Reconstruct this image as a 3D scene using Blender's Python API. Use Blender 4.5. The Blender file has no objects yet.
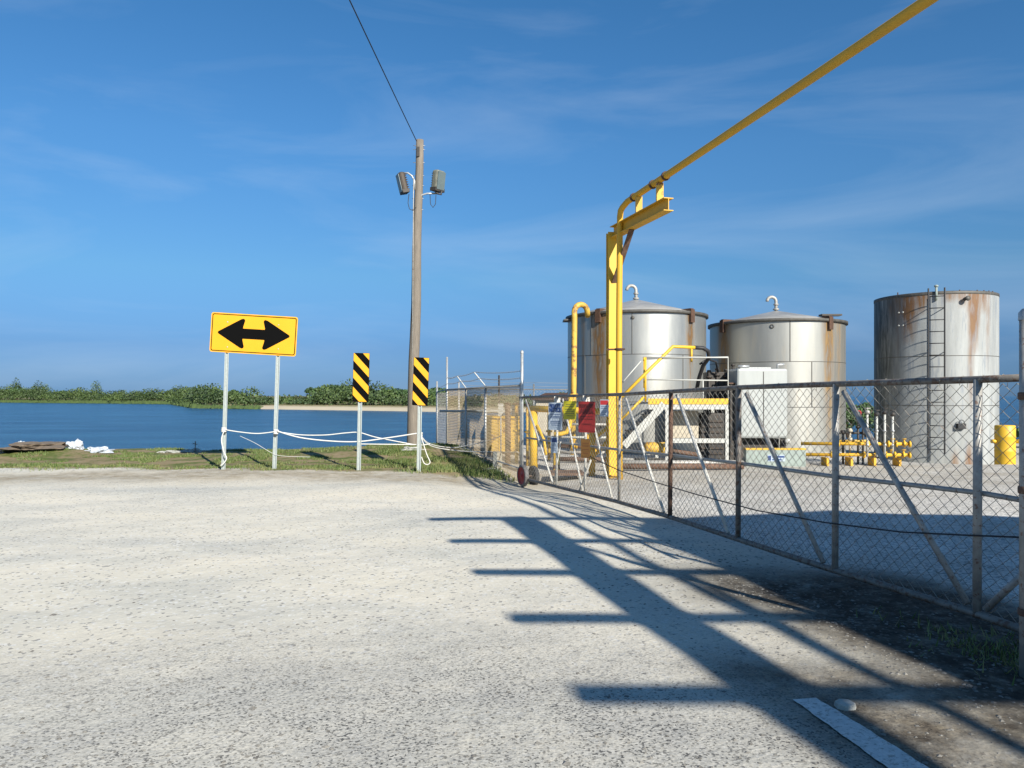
import bpy, bmesh, math, random
import numpy as np
from mathutils import Vector, Matrix, noise as mnoise
random.seed(7); rng = np.random.default_rng(7)
S = bpy.context.scene
C = S.collection
R = math.radians
# ------------------------------------------------------------------ camera
F, HZ, CZ = 770.0, 396.0, 1.5
cd = bpy.data.cameras.new('camera'); cam = bpy.data.objects.new('camera', cd); C.objects.link(cam)
cam.location = (0, 0, CZ); cam.rotation_euler = (R(90), 0, 0)
cd.sensor_width = 36; cd.lens = 36 * F / 1024
cd.shift_y = (HZ - 384) / 1024
cd.clip_start = 0.05; cd.clip_end = 20000
S.camera = cam
# ------------------------------------------------------------------ light
SUN_E = R(28); sx, sy = 0.5, -0.866
W = bpy.data.worlds.new("World"); S.world = W; W.use_nodes = True
nt = W.node_tree; nt.nodes.clear()
sky = nt.nodes.new('ShaderNodeTexSky'); sky.sky_type = 'NISHITA'; sky.sun_disc = False
sky.sun_elevation = SUN_E; sky.sun_rotation = math.atan2(sx, sy)
sky.air_density = 1.35; sky.dust_density = 0.25; sky.ozone_density = 5.0; sky.altitude = 0
bgn = nt.nodes.new('ShaderNodeBackground'); bgn.inputs[1].default_value = 0.064
out = nt.nodes.new('ShaderNodeOutputWorld')
tcw = nt.nodes.new('ShaderNodeTexCoord')
mp = nt.nodes.new('ShaderNodeMapping'); mp.inputs['Rotation'].default_value = (0.0, R(-20), R(10)); mp.inputs['Scale'].default_value = (1.6, 3.0, 9.0)
nz = nt.nodes.new('ShaderNodeTexNoise'); nz.inputs['Scale'].default_value = 1.3; nz.inputs['Detail'].default_value = 7; nz.inputs['Roughness'].default_value = 0.55; nz.inputs['Distortion'].default_value = 0.6
rp = nt.nodes.new('ShaderNodeValToRGB'); rp.color_ramp.elements[0].position = 0.46; rp.color_ramp.elements[0].color = (0, 0, 0, 1)
rp.color_ramp.elements[1].position = 0.82; rp.color_ramp.elements[1].color = (.18, .18, .18, 1)
mx = nt.nodes.new('ShaderNodeMixRGB'); mx.inputs[2].default_value = (7.0, 8.0, 9.0, 1)
L = nt.links.new
L(tcw.outputs['Generated'], mp.inputs[0]); L(mp.outputs[0], nz.inputs['Vector']); L(nz.outputs[0], rp.inputs[0])
# deep, saturated summer blue: per-elevation tint of the sky
sepw = nt.nodes.new('ShaderNodeSeparateXYZ'); L(tcw.outputs['Generated'], sepw.inputs[0])
skr = nt.nodes.new('ShaderNodeValToRGB'); el = skr.color_ramp.elements
for k_, (p_, c_) in enumerate(((0.0,(.20,.45,1.2)),(.06,(.255,.46,.98)),(.15,(.42,.69,.98)),(.30,(.45,.80,1.08)),(.5,(.38,.80,1.06)))):
    e_ = el[k_] if k_ < 2 else el.new(p_)
    e_.position = p_; e_.color = (*c_, 1)
L(sepw.outputs[2], skr.inputs[0])
skm = nt.nodes.new('ShaderNodeMixRGB'); skm.blend_type = 'MULTIPLY'; skm.inputs[0].default_value = 1
L(sky.outputs[0], skm.inputs[1]); L(skr.outputs[0], skm.inputs[2])
L(rp.outputs[0], mx.inputs[0]); L(skm.outputs[0], mx.inputs[1]); L(mx.outputs[0], bgn.inputs[0]); L(bgn.outputs[0], out.inputs[0])
sd = bpy.data.lights.new('sun', 'SUN'); sd.energy = 5.0; sd.angle = R(0.5); sd.color = (1.0, 0.95, 0.86)
so = bpy.data.objects.new('sun', sd); C.objects.link(so)
tosun = Vector((sx * math.cos(SUN_E), sy * math.cos(SUN_E), math.sin(SUN_E)))
so.rotation_euler = (-tosun).to_track_quat('-Z', 'Y').to_euler(); so.location = (20, -30, 30)
S.view_settings.view_transform = 'Standard'; S.view_settings.look = 'None'
S.view_settings.exposure = 0.75; S.view_settings.gamma = 1.0; S.view_settings.use_curve_mapping = False
S.render.engine = 'CYCLES'
# ------------------------------------------------------------------ helpers
def at(px, py, Y): return Vector(((px - 512) / F * Y, Y, CZ - (py - HZ) / F * Y))
def gnd(px, py, z=0.0):
    Y = (CZ - z) * F / (py - HZ); return Vector(((px - 512) / F * Y, Y, z))

class MB:
    def __init__(s): s.v = []; s.f = []; s.sm = []
    def add(s, vs, fs, smooth=False):
        n = len(s.v); s.v += [tuple(p) for p in vs]
        s.f += [tuple(i + n for i in f) for f in fs]; s.sm += [smooth] * len(fs); return s
    def box(s, a, b):
        x0, x1 = sorted((a[0], b[0])); y0, y1 = sorted((a[1], b[1])); z0, z1 = sorted((a[2], b[2]))
        return s.add([(x0,y0,z0),(x1,y0,z0),(x1,y1,z0),(x0,y1,z0),(x0,y0,z1),(x1,y0,z1),(x1,y1,z1),(x0,y1,z1)],
                     [(0,3,2,1),(4,5,6,7),(0,1,5,4),(1,2,6,5),(2,3,7,6),(3,0,4,7)])
    def obox(s, c, ux, uy, uz, hx, hy, hz):
        vs = [Vector(c) + ux*(a*hx) + uy*(b*hy) + uz*(d*hz) for d in (-1,1) for a,b in ((-1,-1),(1,-1),(1,1),(-1,1))]
        return s.add(vs, [(0,3,2,1),(4,5,6,7),(0,1,5,4),(1,2,6,5),(2,3,7,6),(3,0,4,7)])
    def bar(s, p, q, w, h, up=Vector((0,0,1))):
        p, q = Vector(p), Vector(q); d = (q-p); l = d.length; d.normalize()
        if abs(d.dot(up)) > .98: up = Vector((0,1,0))
        x = d.cross(up).normalized(); u = x.cross(d).normalized()
        return s.obox((p+q)/2, x, d, u, w/2, l/2, h/2)
    def tube(s, pts, r, n=10, cap=True, smooth=True):
        pts = [Vector(p) for p in pts]; rr = r if isinstance(r, (list, tuple)) else [r]*len(pts)
        vs = []; x = None
        for i, p in enumerate(pts):
            d = (pts[min(i+1, len(pts)-1)] - pts[max(i-1, 0)]).normalized()
            if x is None:
                up = Vector((0,0,1)) if abs(d.z) < .9 else Vector((1,0,0)); x = d.cross(up).normalized()
            else: x = (x - d*x.dot(d)).normalized()
            y = d.cross(x)
            vs += [p + (x*math.cos(a) + y*math.sin(a))*rr[i] for a in [2*math.pi*k/n for k in range(n)]]
        fs = [(i*n+k, i*n+(k+1)%n, (i+1)*n+(k+1)%n, (i+1)*n+k) for i in range(len(pts)-1) for k in range(n)]
        s.add(vs, fs, smooth)
        if cap:
            m = len(s.v) - len(vs)
            s.f += [tuple(m+k for k in reversed(range(n))), tuple(m+(len(pts)-1)*n+k for k in range(n))]; s.sm += [False, False]
        return s
    def lathe(s, prof, c=(0,0,0), axis=Vector((0,0,1)), n=32, smooth=True):
        axis = Vector(axis).normalized(); up = Vector((0,0,1)) if abs(axis.z) < .9 else Vector((1,0,0))
        x = axis.cross(up).normalized(); y = axis.cross(x); vs = []
        for r, z in prof:
            vs += [Vector(c) + axis*z + (x*math.cos(2*math.pi*k/n) + y*math.sin(2*math.pi*k/n))*max(r, 1e-4) for k in range(n)]
        fs = [(i*n+k, i*n+(k+1)%n, (i+1)*n+(k+1)%n, (i+1)*n+k) for i in range(len(prof)-1) for k in range(n)]
        return s.add(vs, fs, smooth)
    def build(s, name, mat, parent=None, bevel=0):
        me = bpy.data.meshes.new(name); me.from_pydata(s.v, [], s.f); me.update()
        me.polygons.foreach_set('use_smooth', s.sm)
        me.materials.append(mat); o = bpy.data.objects.new(name, me); C.objects.link(o)
        bm = bmesh.new(); bm.from_mesh(me); bmesh.ops.recalc_face_normals(bm, faces=bm.faces); bm.to_mesh(me); bm.free()
        if parent:
            o.parent = parent; loc = parent.matrix_world.copy() if False else Matrix.Translation(parent.location)
            o.matrix_parent_inverse = loc.inverted()
        if bevel:
            b = o.modifiers.new('bevel', 'BEVEL'); b.width = bevel; b.segments = 2; b.limit_method = 'ANGLE'
        return o
def tag(o, label=None, cat=None, group=None, kind=None):
    if label: o['label'] = label
    if cat: o['category'] = cat
    if group: o['group'] = group
    if kind: o['kind'] = kind
    return o
def thing(name, label, cat, loc, group=None):
    o = bpy.data.objects.new(name, None); C.objects.link(o); o.location = loc; o.empty_display_size = .1
    return tag(o, label, cat, group)
def struct(o): o['kind'] = 'structure'; return o

def mat(name, col, rough=.6, metal=0, var=.12, scale=6, col2=None, rust=0, bump=0, stretch=(1,1,1), thr=.55, attr=None):
    """procedural: base colour broken up by noise, optional second-colour patches (rust, dirt)"""
    m = bpy.data.materials.new(name); m.use_nodes = True; n = m.node_tree; b = n.nodes['Principled BSDF']
    b.inputs['Roughness'].default_value = rough; b.inputs['Metallic'].default_value = metal
    tc = n.nodes.new('ShaderNodeTexCoord'); mpn = n.nodes.new('ShaderNodeMapping'); mpn.inputs['Scale'].default_value = stretch
    n.links.new(tc.outputs['Object'], mpn.inputs[0])
    a = n.nodes.new('ShaderNodeTexNoise'); a.inputs['Scale'].default_value = scale; a.inputs['Detail'].default_value = 6; a.inputs['Roughness'].default_value = .65
    n.links.new(mpn.outputs[0], a.inputs['Vector'])
    r = n.nodes.new('ShaderNodeValToRGB'); r.color_ramp.elements[0].position = .3; r.color_ramp.elements[1].position = .7
    r.color_ramp.elements[0].color = (*[max(0, c*(1-var)) for c in col], 1); r.color_ramp.elements[1].color = (*[min(1, c*(1+var)) for c in col], 1)
    n.links.new(a.outputs[0], r.inputs[0]); cur = r.outputs[0]
    if rust:
        a2 = n.nodes.new('ShaderNodeTexNoise'); a2.inputs['Scale'].default_value = scale*2.3; a2.inputs['Detail'].default_value = 8; a2.inputs['Roughness'].default_value = .7
        n.links.new(mpn.outputs[0], a2.inputs['Vector'])
        r2 = n.nodes.new('ShaderNodeValToRGB'); r2.color_ramp.elements[0].position = thr; r2.color_ramp.elements[1].position = thr+.08
        r2.color_ramp.elements[1].color = (rust, rust, rust, 1)
        n.links.new(a2.outputs[0], r2.inputs[0])
        mxn = n.nodes.new('ShaderNodeMixRGB'); n.links.new(r2.outputs[0], mxn.inputs[0]); n.links.new(cur, mxn.inputs[1])
        mxn.inputs[2].default_value = (*(col2 or (.16, .065, .03)), 1); cur = mxn.outputs[0]
        if metal:
            inv = n.nodes.new('ShaderNodeMath'); inv.operation = 'MULTIPLY_ADD'; inv.inputs[1].default_value = -metal; inv.inputs[2].default_value = metal
            n.links.new(r2.outputs[0], inv.inputs[0]); n.links.new(inv.outputs[0], b.inputs['Metallic'])
    if attr:
        at_ = n.nodes.new('ShaderNodeAttribute'); at_.attribute_name = attr[0]
        nz2 = n.nodes.new('ShaderNodeTexNoise'); nz2.inputs['Scale'].default_value = 5; nz2.inputs['Detail'].default_value = 6
        mp2 = n.nodes.new('ShaderNodeMapping'); mp2.inputs['Scale'].default_value = (3, 3, .5)
        n.links.new(tc.outputs['Object'], mp2.inputs[0]); n.links.new(mp2.outputs[0], nz2.inputs['Vector'])
        mu = n.nodes.new('ShaderNodeMath'); mu.operation = 'MULTIPLY'; n.links.new(at_.outputs['Fac'], mu.inputs[0])
        mr = n.nodes.new('ShaderNodeMapRange'); mr.inputs[1].default_value = .3; mr.inputs[2].default_value = .62; mr.inputs[3].default_value = .45; mr.inputs[4].default_value = 1.35
        n.links.new(nz2.outputs[0], mr.inputs[0]); n.links.new(mr.outputs[0], mu.inputs[1])
        cl = n.nodes.new('ShaderNodeClamp'); n.links.new(mu.outputs[0], cl.inputs[0])
        rc = n.nodes.new('ShaderNodeValToRGB'); rc.color_ramp.elements[0].color = (*attr[1], 1); rc.color_ramp.elements[1].color = (*attr[2], 1)
        n.links.new(nz2.outputs[0], rc.inputs[0]); rc.color_ramp.elements[0].position = .35; rc.color_ramp.elements[1].position = .65
        mxa = n.nodes.new('ShaderNodeMixRGB'); n.links.new(cl.outputs[0], mxa.inputs[0]); n.links.new(cur, mxa.inputs[1]); n.links.new(rc.outputs[0], mxa.inputs[2]); cur = mxa.outputs[0]
        if metal:
            inv = n.nodes.new('ShaderNodeMath'); inv.operation = 'MULTIPLY_ADD'; inv.inputs[1].default_value = -metal; inv.inputs[2].default_value = metal
            n.links.new(cl.outputs[0], inv.inputs[0]); n.links.new(inv.outputs[0], b.inputs['Metallic'])
    n.links.new(cur, b.inputs['Base Color'])
    rr_ = n.nodes.new('ShaderNodeMapRange'); rr_.inputs[3].default_value = max(0, rough-.1); rr_.inputs[4].default_value = min(1, rough+.12)
    n.links.new(a.outputs[0], rr_.inputs[0]); n.links.new(rr_.outputs[0], b.inputs['Roughness'])
    if bump:
        bp = n.nodes.new('ShaderNodeBump'); bp.inputs['Strength'].default_value = bump; bp.inputs['Distance'].default_value = .01
        n.links.new(a.outputs[0], bp.inputs['Height']); n.links.new(bp.outputs[0], b.inputs['Normal'])
    return m

M = {}
M['galv'] = mat('galvanised steel', (.42, .43, .42), .45, .5, .2, 30, rust=.8, thr=.60)
M['galv_old'] = mat('weathered galvanised pipe', (.34, .33, .30), .55, .25, .25, 14, rust=.85, thr=.56)
M['rail'] = mat('worn gate rail', (.19, .17, .145), .6, .15, .3, 9, rust=.9, col2=(.11,.06,.035), thr=.5)
M['rusty'] = mat('rusted steel', (.11, .062, .04), .8, 0, .5, 12, rust=.8, col2=(.30,.25,.2), thr=.6)
M['white_pipe'] = mat('white painted gate brace', (.55, .53, .47), .55, 0, .15, 12, rust=.8, col2=(.22,.15,.1), thr=.57)
M['wire'] = mat('chain link wire', (.22, .21, .18), .5, .3, .2, 8, rust=.7, thr=.56)
M['wire_warm'] = mat('oxidised chain link wire', (.34, .27, .17), .6, .1, .2, 8, rust=.6, col2=(.25,.17,.09), thr=.56)
M['barb'] = mat('barbed wire steel', (.25, .25, .24), .6, .3)
M['yellow'] = mat('yellow paint', (.62, .375, .024), .5, 0, .08, 5, rust=.9, col2=(.3,.13,.04), thr=.66)
M['yellow_dirty'] = mat('dirty yellow paint', (.58, .33, .022), .6, 0, .08, 2, rust=.6, col2=(.22,.10,.03), thr=.67)
M['yellow_rusty'] = mat('rust eaten yellow paint', (.55, .34, .05), .6, 0, .2, 2.5, rust=.95, col2=(.17,.07,.03), thr=.53)
M['sign_yellow'] = mat('reflective yellow sheeting', (.69, .325, .007), .5, 0, .03, 3)
M['sign_black'] = mat('black sign vinyl', (.004, .004, .004), .9, 0, .1, 3); M['sign_black'].node_tree.nodes['Principled BSDF'].inputs['Specular IOR Level'].default_value = .05
M['sign_white'] = mat('white notice face', (.36, .42, .48), .5, 0, .06, 9)
M['sign_red'] = mat('red notice face', (.27, .02, .018), .5, 0, .1, 5)
M['sign_lime'] = mat('yellow notice face', (.42, .38, .015), .5, 0, .08, 5)
M['sign_brown'] = mat('faded orange notice face', (.20, .095, .02), .6, 0, .15, 5)
M['ink'] = mat('dark ink', (.02, .03, .05), .6); M['ink_blue'] = mat('navy ink', (.02, .05, .16), .6); M['ink_red'] = mat('red ink', (.45, .03, .03), .6); M['ink_dkred'] = mat('maroon ink', (.10,.01,.01), .6)
M['wood'] = mat('weathered pole wood', (.17, .145, .115), .85, 0, .3, 10, stretch=(6,6,.35), bump=.5, rust=.6, col2=(.08,.06,.045), thr=.58)
M['lamp_dark'] = mat('aged bronze lamp housing', (.05, .038, .028), .6, .2, .3, 12)
M['lamp_grey'] = mat('grey lamp housing', (.17, .175, .14), .6, .2, .3, 12, rust=.7, col2=(.1,.08,.05), thr=.55)
M['glass'] = mat('lamp lens', (.10, .13, .13), .3, 0, .1)
M['black'] = mat('black rubber', (.018, .018, .02), .6, 0, .2)
M['tyre'] = mat('greyed tyre rubber', (.16, .15, .14), .85, 0, .3, 14)
M['tyre_dark'] = mat('dark tyre rubber', (.03, .03, .032), .8, 0, .3, 14)
M['red'] = mat('red wheel paint', (.30, .02, .02), .5, 0, .15, 12)
M['rope'] = mat('white rope', (.58, .57, .53), .8, 0, .1, 40)
M['concrete'] = mat('concrete', (.34, .34, .30), .9, 0, .15, 5, bump=.4, rust=.5, col2=(.2,.19,.15), thr=.55)
M['green_conc'] = mat('grey green painted concrete', (.25, .29, .26), .8, 0, .12, 4, bump=.2, rust=.6, col2=(.14,.15,.12), thr=.58)
M['white_paint'] = mat('white paint', (.42, .42, .385), .5, 0, .06, 6, rust=.8, col2=(.35,.28,.2), thr=.63)
M['box_metal'] = mat('pale grey tank paint', (.33, .345, .33), .5, .15, .07, 3, rust=.5, col2=(.36,.35,.31), thr=.6, stretch=(2,2,.4))
M['dark_metal'] = mat('dark machine metal', (.045, .04, .035), .6, .3, .3, 9, rust=.6, col2=(.12,.06,.03), thr=.58)
M['beige'] = mat('beige steel panel', (.42, .37, .28), .6, 0, .12, 5)
M['tank_a'] = mat('aluminium tank sheet', (.37, .37, .345), .42, .80, .10, 1.4, stretch=(1.5,1.5,.25), bump=.12, rust=.35, col2=(.38,.35,.30), thr=.56, attr=('rust', (.04,.03,.02), (.17,.095,.035)))
M['tank_b'] = mat('stained aluminium tank sheet', (.33, .325, .295), .46, .72, .10, 1.4, stretch=(1.5,1.5,.25), bump=.12, rust=.4, col2=(.40,.36,.29), thr=.55, attr=('rust', (.10,.055,.024), (.22,.14,.058)))
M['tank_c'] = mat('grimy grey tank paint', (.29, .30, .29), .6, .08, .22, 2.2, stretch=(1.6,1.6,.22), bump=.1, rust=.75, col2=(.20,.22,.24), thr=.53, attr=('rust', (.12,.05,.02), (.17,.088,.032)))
M['roof_metal'] = mat('tank roof sheet', (.40, .39, .36), .5, .5, .15, 2, rust=.4, thr=.6)
M['seam'] = mat('tank seam', (.085, .08, .07), .6, .3, .3, 10)
M['leaf_litter'] = mat('stone', (.36, .34, .30), .9, 0, .5, 3)
M['tarp'] = mat('white plastic sheet', (.46, .49, .52), .6, 0, .08, 6)
M['rust_dark'] = mat('dark rusted steel', (.07, .035, .02), .8, 0, .4, 12)

def add_mildew_shade(m):  # streaky mildew together with the tank's shaded left side, darkened in the colour
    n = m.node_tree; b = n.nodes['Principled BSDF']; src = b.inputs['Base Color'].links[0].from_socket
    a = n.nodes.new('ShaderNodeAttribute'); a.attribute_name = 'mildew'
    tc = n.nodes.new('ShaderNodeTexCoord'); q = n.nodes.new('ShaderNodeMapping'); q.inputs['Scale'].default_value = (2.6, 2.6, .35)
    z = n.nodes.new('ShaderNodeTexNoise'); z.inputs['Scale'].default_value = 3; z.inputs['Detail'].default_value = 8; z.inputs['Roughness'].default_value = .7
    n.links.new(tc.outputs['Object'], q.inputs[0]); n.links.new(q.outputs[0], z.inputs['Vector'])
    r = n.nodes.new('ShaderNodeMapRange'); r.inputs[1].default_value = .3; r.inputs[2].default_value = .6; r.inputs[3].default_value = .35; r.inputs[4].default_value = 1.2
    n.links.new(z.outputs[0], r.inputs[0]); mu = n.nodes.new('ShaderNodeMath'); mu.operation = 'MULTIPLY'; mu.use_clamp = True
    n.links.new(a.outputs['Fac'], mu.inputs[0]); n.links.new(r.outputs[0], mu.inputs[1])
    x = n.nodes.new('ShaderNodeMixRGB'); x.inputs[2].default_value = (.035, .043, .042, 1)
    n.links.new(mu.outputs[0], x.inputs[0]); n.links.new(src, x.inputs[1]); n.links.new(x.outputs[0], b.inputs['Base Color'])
add_mildew_shade(M['tank_c'])
# foliage material: shade per clump through a face attribute
def leafmat(name, a, b):
    m = bpy.data.materials.new(name); m.use_nodes = True; n = m.node_tree; p = n.nodes['Principled BSDF']
    t = n.nodes.new('ShaderNodeAttribute'); t.attribute_name = 'tint'
    r = n.nodes.new('ShaderNodeValToRGB'); r.color_ramp.elements[0].color = (*a, 1); r.color_ramp.elements[1].color = (*b, 1)
    n.links.new(t.outputs['Fac'], r.inputs[0]); n.links.new(r.outputs[0], p.inputs['Base Color'])
    p.inputs['Roughness'].default_value = .65; return m
M['leaf'] = leafmat('mangrove leaves', (.014, .034, .010), (.082, .125, .028))
M['leaf_dark'] = leafmat('dark leaves', (.016, .042, .014), (.075, .135, .035))
M['grass'] = leafmat('grass blades', (.05, .105, .014), (.27, .24, .10))
M['bark'] = mat('bark', (.12, .09, .065), .9, 0, .3, 8)

def set_attr(o, name, vals, dom):
    a = o.data.attributes.new(name, 'FLOAT', dom); a.data.foreach_set('value', np.asarray(vals, dtype=np.float32))

# ------------------------------------------------------------------ terrain
GS, GC = -0.2857, 4.313            # gate line: X = GC + GS*Y
def sstep(a, b, x): t = np.clip((x-a)/(b-a), 0, 1); return t*t*(3-2*t)
def far_shore(X):                  # where the land across the water begins
    return np.interp(X, [-600, -190, -100, -62, -20, -10, 14, 30], [330, 284, 225, 150, 122, 114, 112, 150])
def shore(X):                      # where our own land ends
    return np.interp(X, [-60, -14, -9, -6, -3.0, -2.2, -1.8, 40, 80, 200], [25, 21.4, 20.9, 20.6, 20.6, 21.5, 27, 36, 34, 30])
def height(X, Y):
    X = np.asarray(X, float); Y = np.asarray(Y, float)
    z = -0.19*np.exp(-(((X-.1)/1.4)**2 + ((Y-14.3)/1.9)**2))
    z = z + .05*sstep(16, 19, Y)*sstep(2, -2, X)
    z = z + .22*np.exp(-(((X+2.7)/2.2)**2 + ((Y-19.6)/1.6)**2))
    z = z + .16*np.exp(-(((X+11.7)/1.1)**2 + ((Y-19.2)/.8)**2))
    z = z + .012*np.sin(X*1.3+1)*np.sin(Y*.9) + .006*np.sin(X*4.1)*np.sin(Y*3.7+.5)
    z = z - .30*sstep(8.6, 10.6, X)*sstep(16.6, 19.4, Y)
    s = shore(X) + .25*np.sin(X*1.7) + .12*np.sin(X*5.3)
    z = z - 2.4*sstep(0, 3.2, Y - s)
    fs = far_shore(X)
    up = sstep(-2, 4, Y - fs)*np.where(X < 28, 1, sstep(60, 28, X))
    return z + up*2.25
xs = np.unique(np.concatenate([np.linspace(-6000, -300, 12), np.linspace(-300, -40, 53), np.linspace(-40, -14, 40), np.linspace(-14, 12, 175), np.linspace(12, 60, 49), np.linspace(60, 6000, 30)]))
ys = np.unique(np.concatenate([np.linspace(-4000, -40, 10), np.linspace(-40, 1, 28), np.linspace(1, 26, 170), np.linspace(26, 60, 36), np.linspace(60, 330, 110), np.linspace(330, 7000, 14)]))
XX, YY = np.meshgrid(xs, ys); ZZ = height(XX, YY)
nx, ny = len(xs), len(ys)
V = np.stack([XX, YY, ZZ], -1).reshape(-1, 3)
i = np.arange(nx*ny).reshape(ny, nx)
Fq = np.stack([i[:-1,:-1], i[:-1,1:], i[1:,1:], i[1:,:-1]], -1).reshape(-1, 4)
me = bpy.data.meshes.new('ground'); me.from_pydata(V.tolist(), [], Fq.tolist()); me.update()
me.polygons.foreach_set('use_smooth', [True]*len(me.polygons))
ground = bpy.data.objects.new('ground', me); C.objects.link(ground); struct(ground)
# zone attributes (what the surface is made of): grass, dirt soil, crushed stone yard, asphalt
fx, fy = V[:,0], V[:,1]
gl = fx - (GC + GS*fy)             # >0 : behind the gate
n1 = np.array([mnoise.noise(Vector((a*.8, b*.8, 0))) for a, b in zip(fx, fy)])
n2 = np.array([mnoise.noise(Vector((a*.33+9, b*.33, 3))) for a, b in zip(fx, fy)])
grass = sstep(14.9, 16.5, fy + .7*n1 + 1.0*sstep(-2.2, -.6, fx))*sstep(.5, -.2, fx - (GC+GS*fy) + .2 + .3*n1)*sstep(27, 24, fy)
grass = np.clip(grass, 0, 1); grass[fy > 60] = 1.6
soil = sstep(-1.75, -.8, gl + .35*n1)*sstep(1.3, .4, gl)*sstep(8.2, 5.4, fy + n1)
soil = np.maximum(soil, sstep(-2.3, -1.7, gl+.2*n1)*sstep(4.8, 4.0, fy)*sstep(1.2, .6, gl))
yard = sstep(-.1, .5, gl)*(1-soil)
tan = np.exp(-((fy + .5*n1 + .9*n2 + .35*np.clip(-fx-6,0,6) - 14.9)/1.2)**2)*sstep(0, -.8, gl); tan = np.maximum(tan, sstep(-.6,0,gl)*np.exp(-((fy-15)/3.5)**2)*.55)
litter = sstep(-1.35, -.75, gl + .3*n1)*sstep(1.1, .5, gl)*sstep(7.2, 5.8, fy + .5*n1)
asph = sstep(7.2, 3.4, fy + 2.2*n2 + .9*np.clip(-fx-.3, 0, 9))*sstep(-.9, -1.9, gl + .2*n1)*(fy > -60)
for nm, a in (('grass', grass), ('soil', soil), ('yard', yard), ('asphalt', asph), ('tan', tan), ('litter', litter)): set_attr(ground, nm, a, 'POINT')

def ground_mat():
    m = bpy.data.materials.new('dusty gravel ground'); m.use_nodes = True; n = m.node_tree; b = n.nodes['Principled BSDF']
    b.inputs['Roughness'].default_value = .95; b.inputs['Specular IOR Level'].default_value = .2
    tc = n.nodes.new('ShaderNodeTexCoord')
    def noi(sc, det=5, rough=.6, st=None):
        a = n.nodes.new('ShaderNodeTexNoise'); a.inputs['Scale'].default_value = sc; a.inputs['Detail'].default_value = det; a.inputs['Roughness'].default_value = rough
        if st:
            q = n.nodes.new('ShaderNodeMapping'); q.inputs['Scale'].default_value = st; n.links.new(tc.outputs['Object'], q.inputs[0]); n.links.new(q.outputs[0], a.inputs['Vector'])
        else: n.links.new(tc.outputs['Object'], a.inputs['Vector'])
        return a.outputs[0]
    def ramp(src, stops):
        r = n.nodes.new('ShaderNodeValToRGB'); e = r.color_ramp.elements
        while len(e) < len(stops): e.new(.5)
        for k, (p, c) in enumerate(stops): e[k].position = p; e[k].color = (*c, 1) if not isinstance(c, float) else (c, c, c, 1)
        n.links.new(src, r.inputs[0]); return r.outputs[0]
    def mix(f, a, c, typ='MIX'):
        q = n.nodes.new('ShaderNodeMixRGB'); q.blend_type = typ
        for k, s in enumerate((f, a, c)):
            if isinstance(s, bpy.types.NodeSocket): n.links.new(s, q.inputs[k])
            elif isinstance(s, (int, float)): q.inputs[k].default_value = s if k == 0 else (s, s, s, 1)
            else: q.inputs[k].default_value = (*s, 1)
        return q.outputs[0]
    def math_(op, a, c):
        q = n.nodes.new('ShaderNodeMath'); q.operation = op; q.use_clamp = True
        for k, s in enumerate((a, c)):
            if isinstance(s, bpy.types.NodeSocket): n.links.new(s, q.inputs[k])
            else: q.inputs[k].default_value = s
        return q.outputs[0]
    def att(nm): q = n.nodes.new('ShaderNodeAttribute'); q.attribute_name = nm; return q.outputs['Fac']
    def vor(sc, feat='F1', rnd=1):
        q = n.nodes.new('ShaderNodeTexVoronoi'); q.feature = feat; q.inputs['Scale'].default_value = sc; q.inputs['Randomness'].default_value = rnd
        n.links.new(tc.outputs['Object'], q.inputs['Vector']); return q
    dust = ramp(noi(.45, 7, .6, (.6, 1.3, 1)), [(.30, (.46, .45, .40)), (.42, (.57, .54, .455)), (.52, (.66, .61, .50)), (.68, (.70, .635, .50))])
    dust = mix(.7, dust, ramp(noi(5, 8, .7), [(.3, .86), (.7, 1.0)]), 'MULTIPLY')
    v1 = vor(105); v2 = vor(46)
    dust = mix(.55, dust, ramp(noi(.22, 4, .55, (.8, 1.6, 1)), [(.40, (.87, .89, .90)), (.58, (1., 1., 1.))]), 'MULTIPLY')
    cellr = n.nodes.new('ShaderNodeSeparateColor'); n.links.new(v1.outputs['Color'], cellr.inputs[0])
    cell2 = n.nodes.new('ShaderNodeSeparateColor'); n.links.new(v2.outputs['Color'], cell2.inputs[0])
    # asphalt : pale binder dust with dark stones showing
    asp = ramp(cellr.outputs[0], [(.0, (.07, .07, .068)), (.14, (.15, .145, .135)), (.23, (.385, .37, .325)), (.65, (.46, .44, .385)), (1.0, (.57, .545, .48))])
    asp = mix(.55, asp, ramp(noi(1.1, 6, .6), [(.3, (.62, .63, .66)), (.7, (1., .99, .95))]), 'MULTIPLY')
    am = math_('MULTIPLY', att('asphalt'), ramp(noi(1.6, 8, .75), [(.30, .35), (.55, 1.0)]))
    # sparse dark grains even in the dust
    dust = mix(ramp(cell2.outputs[0], [(.0, .75), (.045, .7), (.06, .0), (1., .0)]), dust, (.17, .165, .16))
    dust = mix(ramp(cell2.outputs[1], [(.0, .0), (.90, .0), (.93, .6), (1., .6)]), dust, (.66, .65, .61))
    col = mix(am, dust, asp)
    yd = ramp(cell2.outputs[0], [(0., (.20, .20, .195)), (.3, (.48, .465, .43)), (1., (.70, .67, .60))])
    yd = mix(.6, yd, ramp(noi(.8, 6, .6), [(.35, (.60, .57, .53)), (.6, (1., 1., 1.))]), 'MULTIPLY')
    col = mix(att('yard'), col, yd)
    so_ = ramp(noi(7, 9, .75), [(.28, (.025, .02, .016)), (.5, (.11, .09, .065)), (.72, (.27, .225, .155))])
    so_ = mix(ramp(cellr.outputs[1], [(.0, .7), (.14, .6), (.18, .0), (1., .0)]), so_, (.03, .025, .02))
    col = mix(math_('MULTIPLY', att('soil'), ramp(noi(2.2, 8, .7), [(.32, .45), (.6, 1.0)])), col, so_)
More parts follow.
